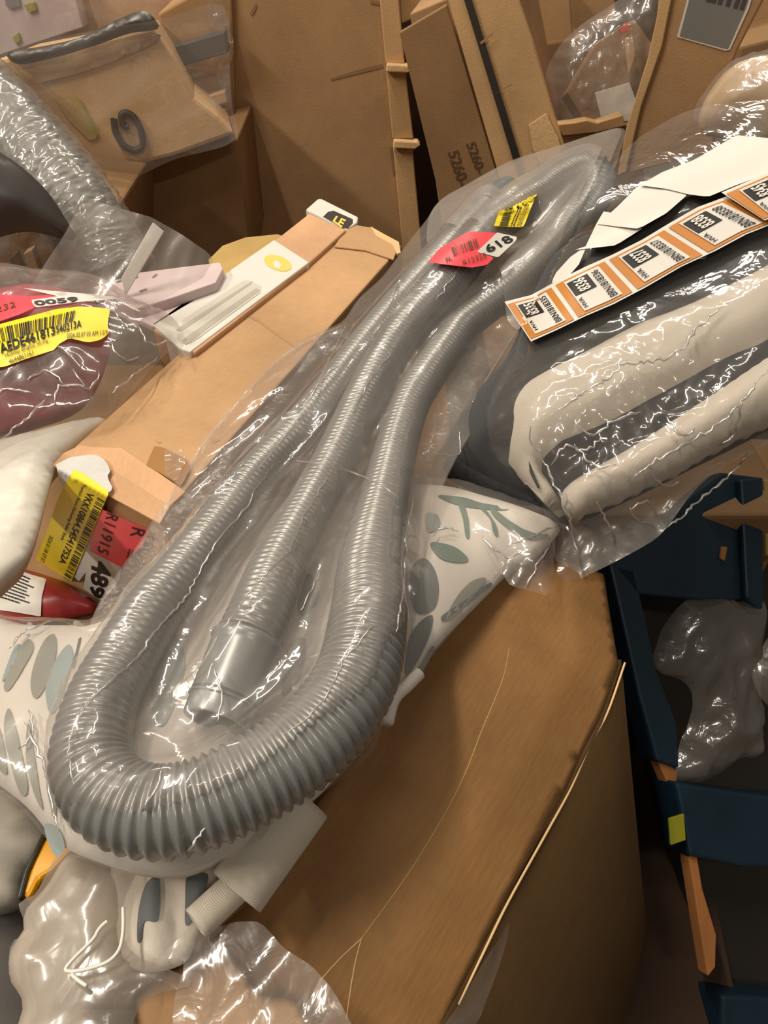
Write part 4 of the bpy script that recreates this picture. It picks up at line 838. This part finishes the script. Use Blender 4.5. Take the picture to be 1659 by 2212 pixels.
# its own clear wrap with torn corner
pw_px = [(q[0]-(6 if q[0] < 500 else -4), q[1]+(4 if q[1] > 1400 else -2)) for q in lp_px[:11]]+[(1208, 1132), (1200, 1150), (1196, 1210), (1186, 1288), (1150, 1284), (1100, 1270), (1078, 1245), (1030, 1310), (960, 1390), (900, 1465), (866, 1508), (806, 1600), (722, 1697), (640, 1763), (560, 1822), (470, 1868), (380, 1898), (276, 1893), (190, 1866), (120, 1836), (50, 1755), (-20, 1700), (-80, 1660)]
pkw = Sheet(PB, pw_px, lambda uv, d: .024*np.sqrt(np.clip(d/.05, 0, 1))+.004+crumple(uv, .05, .0035, 1.9, 3, 71, 3)*np.clip(d/.015, 0, 1))
tw = tag(pkw.build('bedding_wrap', M['film'], step=.0075), 'clear wrap around the leaf-print bedding pack with a torn corner', 'bag')
creases(pkw, [[(1100, 1180), (1140, 1160), (1200, 1140)], [(1190, 1170), (1150, 1240), (1130, 1280)], [(50, 1560), (90, 1640), (110, 1720), (130, 1800)], [(20, 1400), (60, 1360), (110, 1345)], [(930, 1160), (960, 1140), (990, 1150)], [(40, 1620), (70, 1580), (60, 1530)], [(1040, 1160), (1090, 1200), (1130, 1190)]], tw, .0010, 300, 2)
# piping along the pack's lower right edge
V, Fc = tube(pk.at(catmull([(905, 1455), (880, 1480), (850, 1510), (835, 1560)], False, 8), .004), .006, 8); V, Fc = capped(V, Fc, 8)
mesh('piping', V, Fc, M['pack'], t, smooth=True)

# ================================================================== RED BAG, LEFT EDGE
PR_ = hz(.875)
rb_px = [(-90, 640), (-20, 622), (60, 618), (150, 630), (240, 640), (300, 670), (345, 700), (396, 722), (386, 745), (330, 800), (290, 850), (235, 905), (150, 930), (60, 955), (-90, 990)]
t = empty('red_garment', PR_.hit([(100, 800)], -.04)[0], 'dark red folded textile inside the clear bag at the left edge', 'textile')
rg = Sheet(PR_, [(-90, 660), (0, 655), (120, 650), (210, 665), (240, 720), (225, 800), (180, 850), (80, 890), (-90, 920)], dome(.05, .06, .012, .06, 15)); rg.build('folded_cloth', M['maroon'], t, .008, bottom=dome(-.05, .05))
rbag = Sheet(PR_, rb_px, lambda uv, d: .062*np.sqrt(np.clip(d/.085, 0, 1))+.004+crumple(uv, .06, .006, .4, 1.5, 81, 4)*np.clip(d/.02, 0, 1))
rbs = Sheet(PR_, rb_px, lambda uv, d: .062*np.sqrt(np.clip(d/.085, 0, 1))+.012+soft(uv, .05, .003, 4))
t = empty('red_item_bag', PR_.hit([(100, 880)])[0], 'crinkled clear bag with a large yellow label and a red label, left edge', 'bag')
rbag.build('bag_front', M['film_crisp'], t, .005)
decal('yellow_label', [(-60, 700), (0, 700), (60, 684), (120, 668), (170, 662), (212, 664), (238, 668), (232, 700), (236, 720), (218, 734), (190, 740), (150, 730), (124, 745), (120, 755), (60, 774), (10, 792), (-60, 800)], rbs, .002, M['yellow'], t, 10)
Label('b', [(0, 742), (160, 694), (166, 668), (-8, 708)], rbs, .0026).add('printing', [bars(0, 0.05, 1, .95, 40, 21)], M['black'], t)
Label('b', [(2, 764), (120, 722), (118, 702), (-4, 742)], rbs, .0026).add('printing', [T('AEDE461813', 0, 0, 1, 1, .03)], M['black'], t)
Label('b', [(122, 720), (176, 706), (176, 690), (120, 704)], rbs, .0026).add('printing', [T('540213A', 0, 0, 1, 1, .02)], M['black'], t)
Label('b', [(12, 774), (104, 740), (102, 730), (10, 763)], rbs, .0026).add('printing', [T('Holiday Brights String', 0, 0, 1, 1, .0)], M['black'], t)
Label('b', [(20, 786), (72, 766), (70, 756), (18, 776)], rbs, .0026).add('printing', [T('4644861161', 0, 0, 1, 1, .0)], M['black'], t)
Label('b', [(144, 730), (232, 722), (232, 712), (144, 720)], rbs, .0026).add('printing', [T('2026.02.07 03 AM 1.0.9', 0, 0, 1, 1, .0)], M['black'], t)
decal('red_label', [(-60, 640), (0, 636), (60, 640), (100, 638), (128, 640), (90, 650), (76, 664), (40, 680), (0, 694), (-60, 704)], rbs, .002, M['pinkred'], t, 8)
decal('white_label', [(50, 622), (110, 628), (180, 634), (246, 640), (250, 646), (170, 652), (76, 664), (66, 648), (126, 640)], rbs, .0024, M['paper'], t, 8)
Label('b', [(78, 660), (170, 650), (166, 640), (70, 650)], rbs, .003).add('printing', [T('0059', 0, 0, 1, 1, .03)], M['dgrey'], t)
Label('b', [(-8, 676), (34, 662), (32, 650), (-10, 662)], rbs, .0026).add('printing', [T('232', 0, 0, 1, 1, .0)], M['brownink'], t)
# lilac boards and clear pouch behind
creases(rbag, [[(0, 950), (60, 900), (100, 860)], [(120, 870), (130, 830), (200, 840)], [(150, 790), (190, 840), (215, 800)], [(230, 730), (270, 780), (300, 770)], [(300, 700), (320, 740), (370, 735)], [(60, 820), (100, 800), (140, 830)], [(180, 640), (230, 660), (260, 690)], [(-20, 860), (20, 840), (70, 850)], [(240, 850), (290, 810), (340, 770)]], t, .0011, 400, 2)
t = empty('lilac_carton', hz(.84).hit([(350, 620)])[0], 'pale lilac printed card behind the red bag, beside the sleeved box', 'card')
prism('upper_panel', hz(.885).hit([(200, 620), (300, 588), (400, 575), (476, 566), (482, 580), (466, 610), (380, 640), (290, 668), (240, 640)]), (0, 0, -.03), M['lilac'], t, .002)
prism('lower_panel', hz(.87).hit([(290, 664), (440, 622), (460, 626), (330, 705), (300, 690)]), (0, 0, -.01), M['lilac'], t, .002)
for q in ([(250, 608), (262, 602), (264, 606), (252, 610)], [(286, 598), (298, 595), (298, 599), (288, 602)], [(328, 598), (338, 590), (340, 593), (330, 600)], [(300, 628), (316, 622), (318, 625), (302, 630)]):
    mesh('print_mark', hz(.8862).hit(q), [range(4)], M['greylabel'], t)
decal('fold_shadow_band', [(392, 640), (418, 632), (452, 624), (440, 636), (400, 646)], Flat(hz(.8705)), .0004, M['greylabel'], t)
Pp = vp(1.02, 8, 25)
t = tag(Sheet(Pp, [(188, 428), (196, 430), (240, 445), (330, 470), (400, 510), (450, 545), (462, 562), (440, 600), (330, 660), (180, 650), (70, 620), (110, 560), (150, 500), (170, 460)], lambda uv, d: crumple(uv, .09, .010, 1.2, 2, 91, 3), smooth=False).build('clear_pouch', M['film_soft'], step=.006), 'stiff clear pouch with a pointed top behind the red bag', 'bag')
prism('white_insert', Pp.hit([(262, 600), (330, 480), (354, 500), (300, 590), (270, 640)], -.05), -Pp.n*.004, M['paper'], t, .001)

# white mailer, left edge below the red bag
PM = hz(.845)
tag(Sheet(PM, [(-90, 950), (60, 940), (160, 915), (232, 905), (180, 945), (130, 990), (112, 1030), (92, 1110), (70, 1180), (30, 1230), (-90, 1300)], lambda uv, d: .010*np.sqrt(np.clip(d/.03, 0, 1))+crumple(uv, .07, .007, .8, 5, 93, 3)*np.clip(d/.02, 0, 1)).build('white_mailer', M['poly_white'], step=.007, bottom=dome(-.05, .04)), 'glossy white plastic mailer at the left edge under the red bag', 'mailer')
# red and white packet
PK = hz(.615)
pkt = Sheet(PK, [(-90, 1180), (40, 1225), (90, 1240), (150, 1262), (215, 1312), (160, 1330), (80, 1345), (-90, 1352)], dome(.02, .03, .003, .05, 9))
t = empty('printed_packet', PK.hit([(60, 1290)])[0], 'glossy red packet with a white text panel beside the labelled carton end', 'packet')
pkt.build('body', M['packet_red'], t, .007, bottom=dome(-.03, .03))
decal('text_panel', [(-60, 1180), (30, 1228), (70, 1242), (100, 1250), (90, 1290), (88, 1332), (30, 1322), (-60, 1310)], pkt, .0015, M['paper'], t, 8)
Label('p', [(-10, 1290), (60, 1312), (84, 1256), (30, 1232)], pkt, .002).add('printing', [smallprint(0, 0, 1, 1, 9, 12)], M['black'], t)

# ================================================================== BIG CARTON, LOWER RIGHT
PFl = plane3((1000, 1400, .80), (1345, 1432, .755), (650, 1960, .79))
t = empty('large_carton', (.12, .25, 0), 'large brown carton with a creased open flap, lower right', 'box')
flap = Sheet(PFl, [(860, 1420), (1000, 1250), (1110, 1190), (1240, 1200), (1318, 1228), (1334, 1330), (1350, 1430), (1312, 1540), (1276, 1606), (1232, 1705), (1180, 1800), (1098, 1948), (1048, 2050), (990, 2170), (940, 2300), (560, 2320), (300, 2300), (330, 2150), (420, 2050), (560, 1930), (640, 1800), (760, 1640)], lambda uv, d: soft(uv, .25, .006, 5)-.012*np.clip(1-d/.05, 0, 1), smooth=False)
fo = flap.build('flap', M['card_deep'], t, .010); so = fo.modifiers.new('thick', 'SOLIDIFY'); so.thickness = .004; so.offset = -1
cr = catmull([(1100, 1400), (1085, 1470), (1040, 1580), (1005, 1670), (960, 1760), (880, 1890), (782, 2026)], False, 10)
V, Fc = tube(flap.at(cr, -.0002), .0006, 6); mesh('crease', V, Fc, M['card_olive'], t, smooth=True)
for pth in ([(782, 2026), (735, 2070), (690, 2120)], [(780, 2030), (765, 2090), (748, 2200)]):
    V, Fc = tube(flap.at(catmull(pth, False, 6), -.0002), .0005, 6); mesh('crease', V, Fc, M['card_edge'], t, smooth=True)
V, Fc = tube(flap.at(catmull([(1350, 1432), (1312, 1540), (1276, 1606), (1232, 1705), (1180, 1800), (1098, 1948), (1048, 2050), (990, 2170)], False, 6), -.002), .0012, 6); mesh('cut_edge', V, Fc, M['card_edge'], t, smooth=True)
a, b, c = [PFl.hit([q], -.02)[0] for q in ((1345, 1440), (1180, 1800), (985, 2200))]
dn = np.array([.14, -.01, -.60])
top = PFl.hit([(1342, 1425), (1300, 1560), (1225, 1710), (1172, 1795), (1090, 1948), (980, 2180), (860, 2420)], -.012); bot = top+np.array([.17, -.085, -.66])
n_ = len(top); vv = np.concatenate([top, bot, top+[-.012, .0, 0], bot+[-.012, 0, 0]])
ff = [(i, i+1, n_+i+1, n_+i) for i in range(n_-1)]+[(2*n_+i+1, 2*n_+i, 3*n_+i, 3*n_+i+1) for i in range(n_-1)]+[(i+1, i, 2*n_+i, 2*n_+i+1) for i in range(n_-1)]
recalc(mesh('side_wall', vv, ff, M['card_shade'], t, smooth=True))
Sfl = Sheet(plane3((1050, 2000, .74), (980, 2212, .745), (1110, 2050, .70)), [(1098, 1990), (1100, 2020), (1070, 2100), (1030, 2190), (990, 2260), (930, 2260), (980, 2180), (1040, 2070)], lambda uv, d: crumple(uv, .04, .003, .8, 3, 95, 2), smooth=False)
tag(Sfl.build('tape_strip', M['film_crisp'], step=.006), 'strip of clear tape hanging off the edge of the large carton flap', 'tape')

# second carton, gap shade put into its dark colour, and blue rack, right edge
t = empty('gap_shade_carton', (.62, .45, 0), 'brown carton with deep shade painted into its colour, between the flap and the blue rack', 'box')
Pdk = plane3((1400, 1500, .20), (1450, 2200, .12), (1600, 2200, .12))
prism('side_panel', Pdk.hit([(1240, 1200), (1370, 1260), (1480, 1600), (1560, 2000), (1640, 2400), (1200, 2400), (1100, 2100)]), -Pdk.n*.02, M['card_gap_shade'], t)
t = empty('blue_rack', (.95, .75, 0), 'dark blue painted rack post and beams at the right edge', 'rack')
Pbl = plane3((1330, 1200, .62), (1659, 1040, .62), (1560, 2150, .22))
prism('post', Pbl.hit([(1316, 1215), (1372, 1230), (1420, 1450), (1462, 1560), (1468, 1660), (1420, 1645), (1380, 1500), (1340, 1320)]), -Pbl.n*.04, M['blue'], t, .004)
prism('upper_beam', Pbl.hit([(1318, 1215), (1430, 1120), (1560, 1020), (1640, 1030), (1632, 1290), (1560, 1300), (1450, 1290), (1372, 1282)]), -Pbl.n*.03, M['blue'], t, .004)
prism('edge_post', Pbl.hit([(1600, 1035), (1650, 1030), (1650, 1330), (1612, 1290)], .012), -Pbl.n*.03, M['blue'], t, .004)
prism('lower_beam', Pbl.hit([(1460, 1690), (1560, 1705), (1659, 1720), (1760, 1720), (1760, 1880), (1600, 1872), (1490, 1850)], .01), -Pbl.n*.05, M['blue'], t, .005)
prism('bottom_beam', Pbl.hit([(1560, 2150), (1760, 2160), (1760, 2400), (1560, 2400)], -.04), -Pbl.n*.05, M['blue'], t, .005)
prism('shade_board', Pbl.hit([(1300, 1180), (1500, 1040), (1780, 980), (1780, 2420), (1540, 2420), (1490, 1900), (1380, 1500)], -.12), -Pbl.n*.03, M['shade_in'], t)  # dark board added to paint in the shade inside the rack
prism('splintered_board', Pbl.hit([(1488, 1850), (1506, 1846), (1518, 1920), (1548, 2020), (1546, 2090), (1530, 2110), (1512, 2000), (1498, 1910)], .0), -Pbl.n*.02, M['wood'], t, .002)
prism('splintered_board', Pbl.hit([(1420, 1640), (1462, 1662), (1466, 1730), (1445, 1700)], -.01), -Pbl.n*.02, M['wood'], t, .002)
prism('yellow_board', Pbl.hit([(1652, 1036), (1690, 1036), (1690, 1200), (1656, 1200)], .01), -Pbl.n*.02, M['card_olive'], t, .002)
prism('wood_chip', Pbl.hit([(1560, 1180), (1572, 1182), (1566, 1212), (1556, 1206)], .004), -Pbl.n*.004, M['wood'], t, .001)
tag(prism('green_tag', Pbl.hit([(1446, 1768), (1478, 1758), (1482, 1815), (1450, 1826)], .02), -Pbl.n*.004, M['lime'], bevel=.001), 'small yellow-green tag beside the lower blue beam', 'tag')
tag(Sheet(Pbl, [(1480, 1300), (1560, 1290), (1600, 1300), (1640, 1290), (1660, 1330), (1650, 1450), (1650, 1620), (1600, 1640), (1560, 1680), (1470, 1690), (1470, 1630), (1500, 1560), (1490, 1480), (1440, 1455), (1420, 1430), (1440, 1370)], lambda uv, d: -.02+.03*np.sqrt(np.clip(d/.05, 0, 1))+crumple(uv, .07, .012, 1.4, 2, 97, 3)).build('crumpled_film', M['film_wrap'], step=.008), 'crumpled clear film stuffed between the blue beams', 'film')
tag(Sheet(Pbl, [(1606, 1460), (1640, 1380), (1700, 1330), (1760, 1320), (1760, 1560), (1650, 1530)], lambda uv, d: .01+.03*np.sqrt(np.clip(d/.04, 0, 1))+crumple(uv, .05, .01, 1.4, 2, 98, 3)).build('crumpled_film', M['film_wrap'], step=.008), 'pale wad of film at the right edge in front of the rack', 'film')
# tan carton just above the rack
tag(prism('brown_carton', plane3((1560, 960, .60), (1659, 950, .60), (1659, 1035, .58)).hit([(1500, 1000), (1560, 950), (1780, 900), (1780, 1036), (1500, 1036)]), (0, 0, -.1), M['card_mid'], bevel=.004), 'strip of brown carton under the comforter bag at the right edge', 'box')

# ================================================================== LOWER LEFT
PLs = hz(.79)
tag(Sheet(PLs, [(-90, 1640), (20, 1680), (60, 1740), (110, 1790), (120, 1850), (60, 1900), (40, 1960), (-90, 1950)], lambda uv, d: .02*np.sqrt(np.clip(d/.03, 0, 1))+crumple(uv, .07, .010, .9, 1.6, 99, 3)).build('grey_cloth', M['cloth_grey'], step=.007, bottom=dome(-.05, .03)), 'crumpled pale grey cloth at the left edge below the bedding pack', 'cloth')
tag(Sheet(hz(.74), [(-90, 1880), (40, 1900), (110, 2000), (140, 2100), (110, 2300), (-90, 2300)], lambda uv, d: .02*np.sqrt(np.clip(d/.03, 0, 1))+crumple(uv, .1, .008, .9, 1.6, 100, 2)).build('dark_cloth', M['cloth_dark'], step=.009, bottom=dome(-.06, .03)), 'dark grey cloth in the bottom left corner', 'cloth')
t = empty('yellow_tool', hz(.80).hit([(80, 1870)])[0], 'yellow plastic tool handle with a dark edge below the bedding pack', 'tool')
Py = hz(.815)
prism('yellow_handle', Py.hit([(44, 1934), (48, 1918), (70, 1860), (104, 1796), (150, 1790), (160, 1830), (112, 1880), (84, 1898), (70, 1926), (60, 1942)]), (0, 0, -.02), M['toolyellow'], t, .004)
prism('dark_edge', Py.hit([(40, 1944), (34, 1936), (50, 1880), (90, 1798), (98, 1802), (62, 1880), (48, 1934)], .003), (0, 0, -.028), M['strap'], t, .002)
# cream webbing roll
t = empty('cream_roll', hz(.80).hit([(540, 1900)])[0], 'rolled cream woven fabric sticking out beside the carton flap', 'fabric roll')
def roll(p0, p1, r, mat, nm, open_=.75, lip=0):
    p0 = np.array(p0); p1 = np.array(p1); d = (p1-p0)/np.linalg.norm(p1-p0); a = np.cross(d, [0, 0, 1.]); a /= np.linalg.norm(a); b = np.cross(a, d)
    th = np.linspace(-.1*np.pi, (2*open_-.1)*np.pi, 28); rr = r*(1-.16*np.linspace(0, 1, 28)); L_ = np.linspace(0, 1, 12)
    out = []
    for q in (0, .0022):
        for l in L_: out.append(p0+(p1-p0)*l+((rr-q)[:, None])*(a*np.cos(th)[:, None]+b*np.sin(th)[:, None]))
    V = np.concatenate(out); n = 28; m_ = 12*n; Fc = []
    for i in range(11):
        for j in range(n-1): Fc += [(i*n+j, i*n+j+1, (i+1)*n+j+1, (i+1)*n+j), (m_+i*n+j, m_+(i+1)*n+j, m_+(i+1)*n+j+1, m_+i*n+j+1)]
    for j in range(n-1): Fc += [(j, m_+j, m_+j+1, j+1), (11*n+j, 11*n+j+1, m_+11*n+j+1, m_+11*n+j)]
    for i in range(11): Fc += [(i*n, (i+1)*n, m_+(i+1)*n, m_+i*n), (i*n+n-1, m_+i*n+n-1, m_+(i+1)*n+n-1, (i+1)*n+n-1)]
    return recalc(mesh(nm, V, Fc, mat, t, smooth=True))
roll(hz(.858).hit([(508, 1925)])[0], hz(.872).hit([(655, 1725)])[0], .0225, M['strapweave'], 'outer_layer', .9)
roll(hz(.858).hit([(422, 1995)])[0], hz(.858).hit([(545, 1880)])[0], .0120, M['strapweave'], 'inner_layer', .95)
# loose polythene, its edge highlights drawn as white cord
PPl = hz(.845)
lb_px = [(42, 1955), (80, 1930), (130, 1850), (165, 1830), (250, 1868), (300, 1885), (272, 1950), (268, 2020), (300, 2070), (370, 2100), (420, 2130), (330, 2160), (290, 2220), (300, 2300), (30, 2300), (60, 2180), (28, 2100), (32, 2040), (66, 2020)]
lbag = Sheet(PPl, lb_px, lambda uv, d: .012*np.sqrt(np.clip(d/.02, 0, 1))+crumple(uv, .06, .005, .8, 1.6, 103, 4), smooth=True)
t = tag(lbag.build('loose_polythene', M['film_haze'], step=.0055), 'loose crumpled clear polythene hanging below the hose bag', 'bag')
wsh = Sheet(hz(.825), [(30, 2060), (60, 2010), (60, 1980), (110, 1920), (160, 1850), (260, 1880), (290, 1960), (262, 2060), (300, 2080), (280, 2120), (200, 2180), (260, 2300), (40, 2300), (60, 2180), (28, 2120)], lambda uv, d: .012*np.sqrt(np.clip(d/.02, 0, 1))+crumple(uv, .09, .006, .9, 1.6, 105, 3))
tag(wsh.build('white_polybag', M['poly_shaded'], step=.007, bottom=dome(-.03, .02)), 'milky white plastic sheet under the loose polythene, bottom left', 'bag')
fab = Sheet(hz(.835), [(250, 1850), (400, 1850), (540, 1800), (580, 1800), (540, 1880), (480, 1950), (430, 2010), (400, 2080), (310, 2100), (262, 2060), (250, 1960)], lambda uv, d: .006*np.clip(d/.01, 0, 1)+.0035*np.sin(uv[:, 0]*190+uv[:, 1]*40)*np.clip(d/.01, 0, 1))
t = tag(fab.build('pleated_fabric', M['white_fab'], step=.006, bottom=dome(-.03, .02)), 'pleated white printed fabric hanging below the hose bend', 'textile')
for q in ([(318, 1905), (345, 1900), (340, 1985), (312, 1990), (306, 2030), (296, 2030), (300, 1960)], [(405, 1890), (440, 1885), (450, 1900), (430, 1960), (402, 2000), (400, 1950)], [(472, 1860), (505, 1850), (520, 1865), (492, 1890), (478, 1886)]):
    decal('printed_leaf', q, fab, .0012, M['leaf_char'], t, 8, smooth=True, k=4)
cd = catmull([(232, 1990), (222, 1998), (212, 2010), (200, 2030), (160, 2070), (142, 2094), (160, 2098), (200, 2090), (235, 2076), (258, 2050), (266, 2010), (266, 1960)], False, 8)
cs = Sheet(PPl, lb_px, lambda uv, d: .022+0*d)
V, Fc = tube(cs.at(cd), .0013, 8); V, Fc = capped(V, Fc, 8); mesh('edge_glint', V, Fc, M['glint'], t, smooth=True, label='thin white cord painting the highlight of the polythene edge')
V, Fc = tube(cs.at(catmull([(154, 2104), (170, 2118), (188, 2130)], False, 4)), .0013, 8); V, Fc = capped(V, Fc, 8); mesh('edge_glint', V, Fc, M['glint'], t, smooth=True)
# torn carton, bottom
tc_ = Sheet(hz(.80), [(285, 2150), (300, 2140), (330, 2138), (340, 2105), (380, 2090), (430, 2060), (500, 2060), (560, 2150), (640, 2170), (700, 2230), (690, 2320), (290, 2320), (300, 2210)], lambda uv, d: .004+soft(uv, .06, .006, 4), smooth=False, rough_edge=.004)
tag(tc_.build('torn_board', M['card_tan'], step=.007, bottom=lambda uv, d: tc_.hf(uv, d)-.004), 'torn piece of brown board at the bottom edge', 'board')
tf = Sheet(hz(.842), [(330, 2090), (400, 2030), (430, 2000), (470, 2010), (560, 2000), (620, 2060), (680, 2100), (740, 2180), (760, 2300), (420, 2300), (380, 2180), (400, 2080)], lambda uv, d: crumple(uv, .05, .006, .9, 1.4, 107, 4))
tag(tf.build('crinkled_film', M['film_wrap'], step=.0055), 'crinkled clear film over the torn board at the bottom', 'film')

# ================================================================== WHAT CARRIES THE PILE
tag(prism('base_carton', [(-.75, .30, .0), (.12, .30, .0), (.12, 1.25, 0), (-.75, 1.25, 0)], (0, 0, .598), M['card_dark'], bevel=.006), 'large carton carrying the pile on the left', 'box')
tag(prism('base_carton', [(.20, .80, .0), (.62, .80, .0), (.62, 1.4, 0), (.20, 1.4, 0)], (0, 0, .62), M['card_dark'], bevel=.006), 'large carton carrying the comforter on the right', 'box')
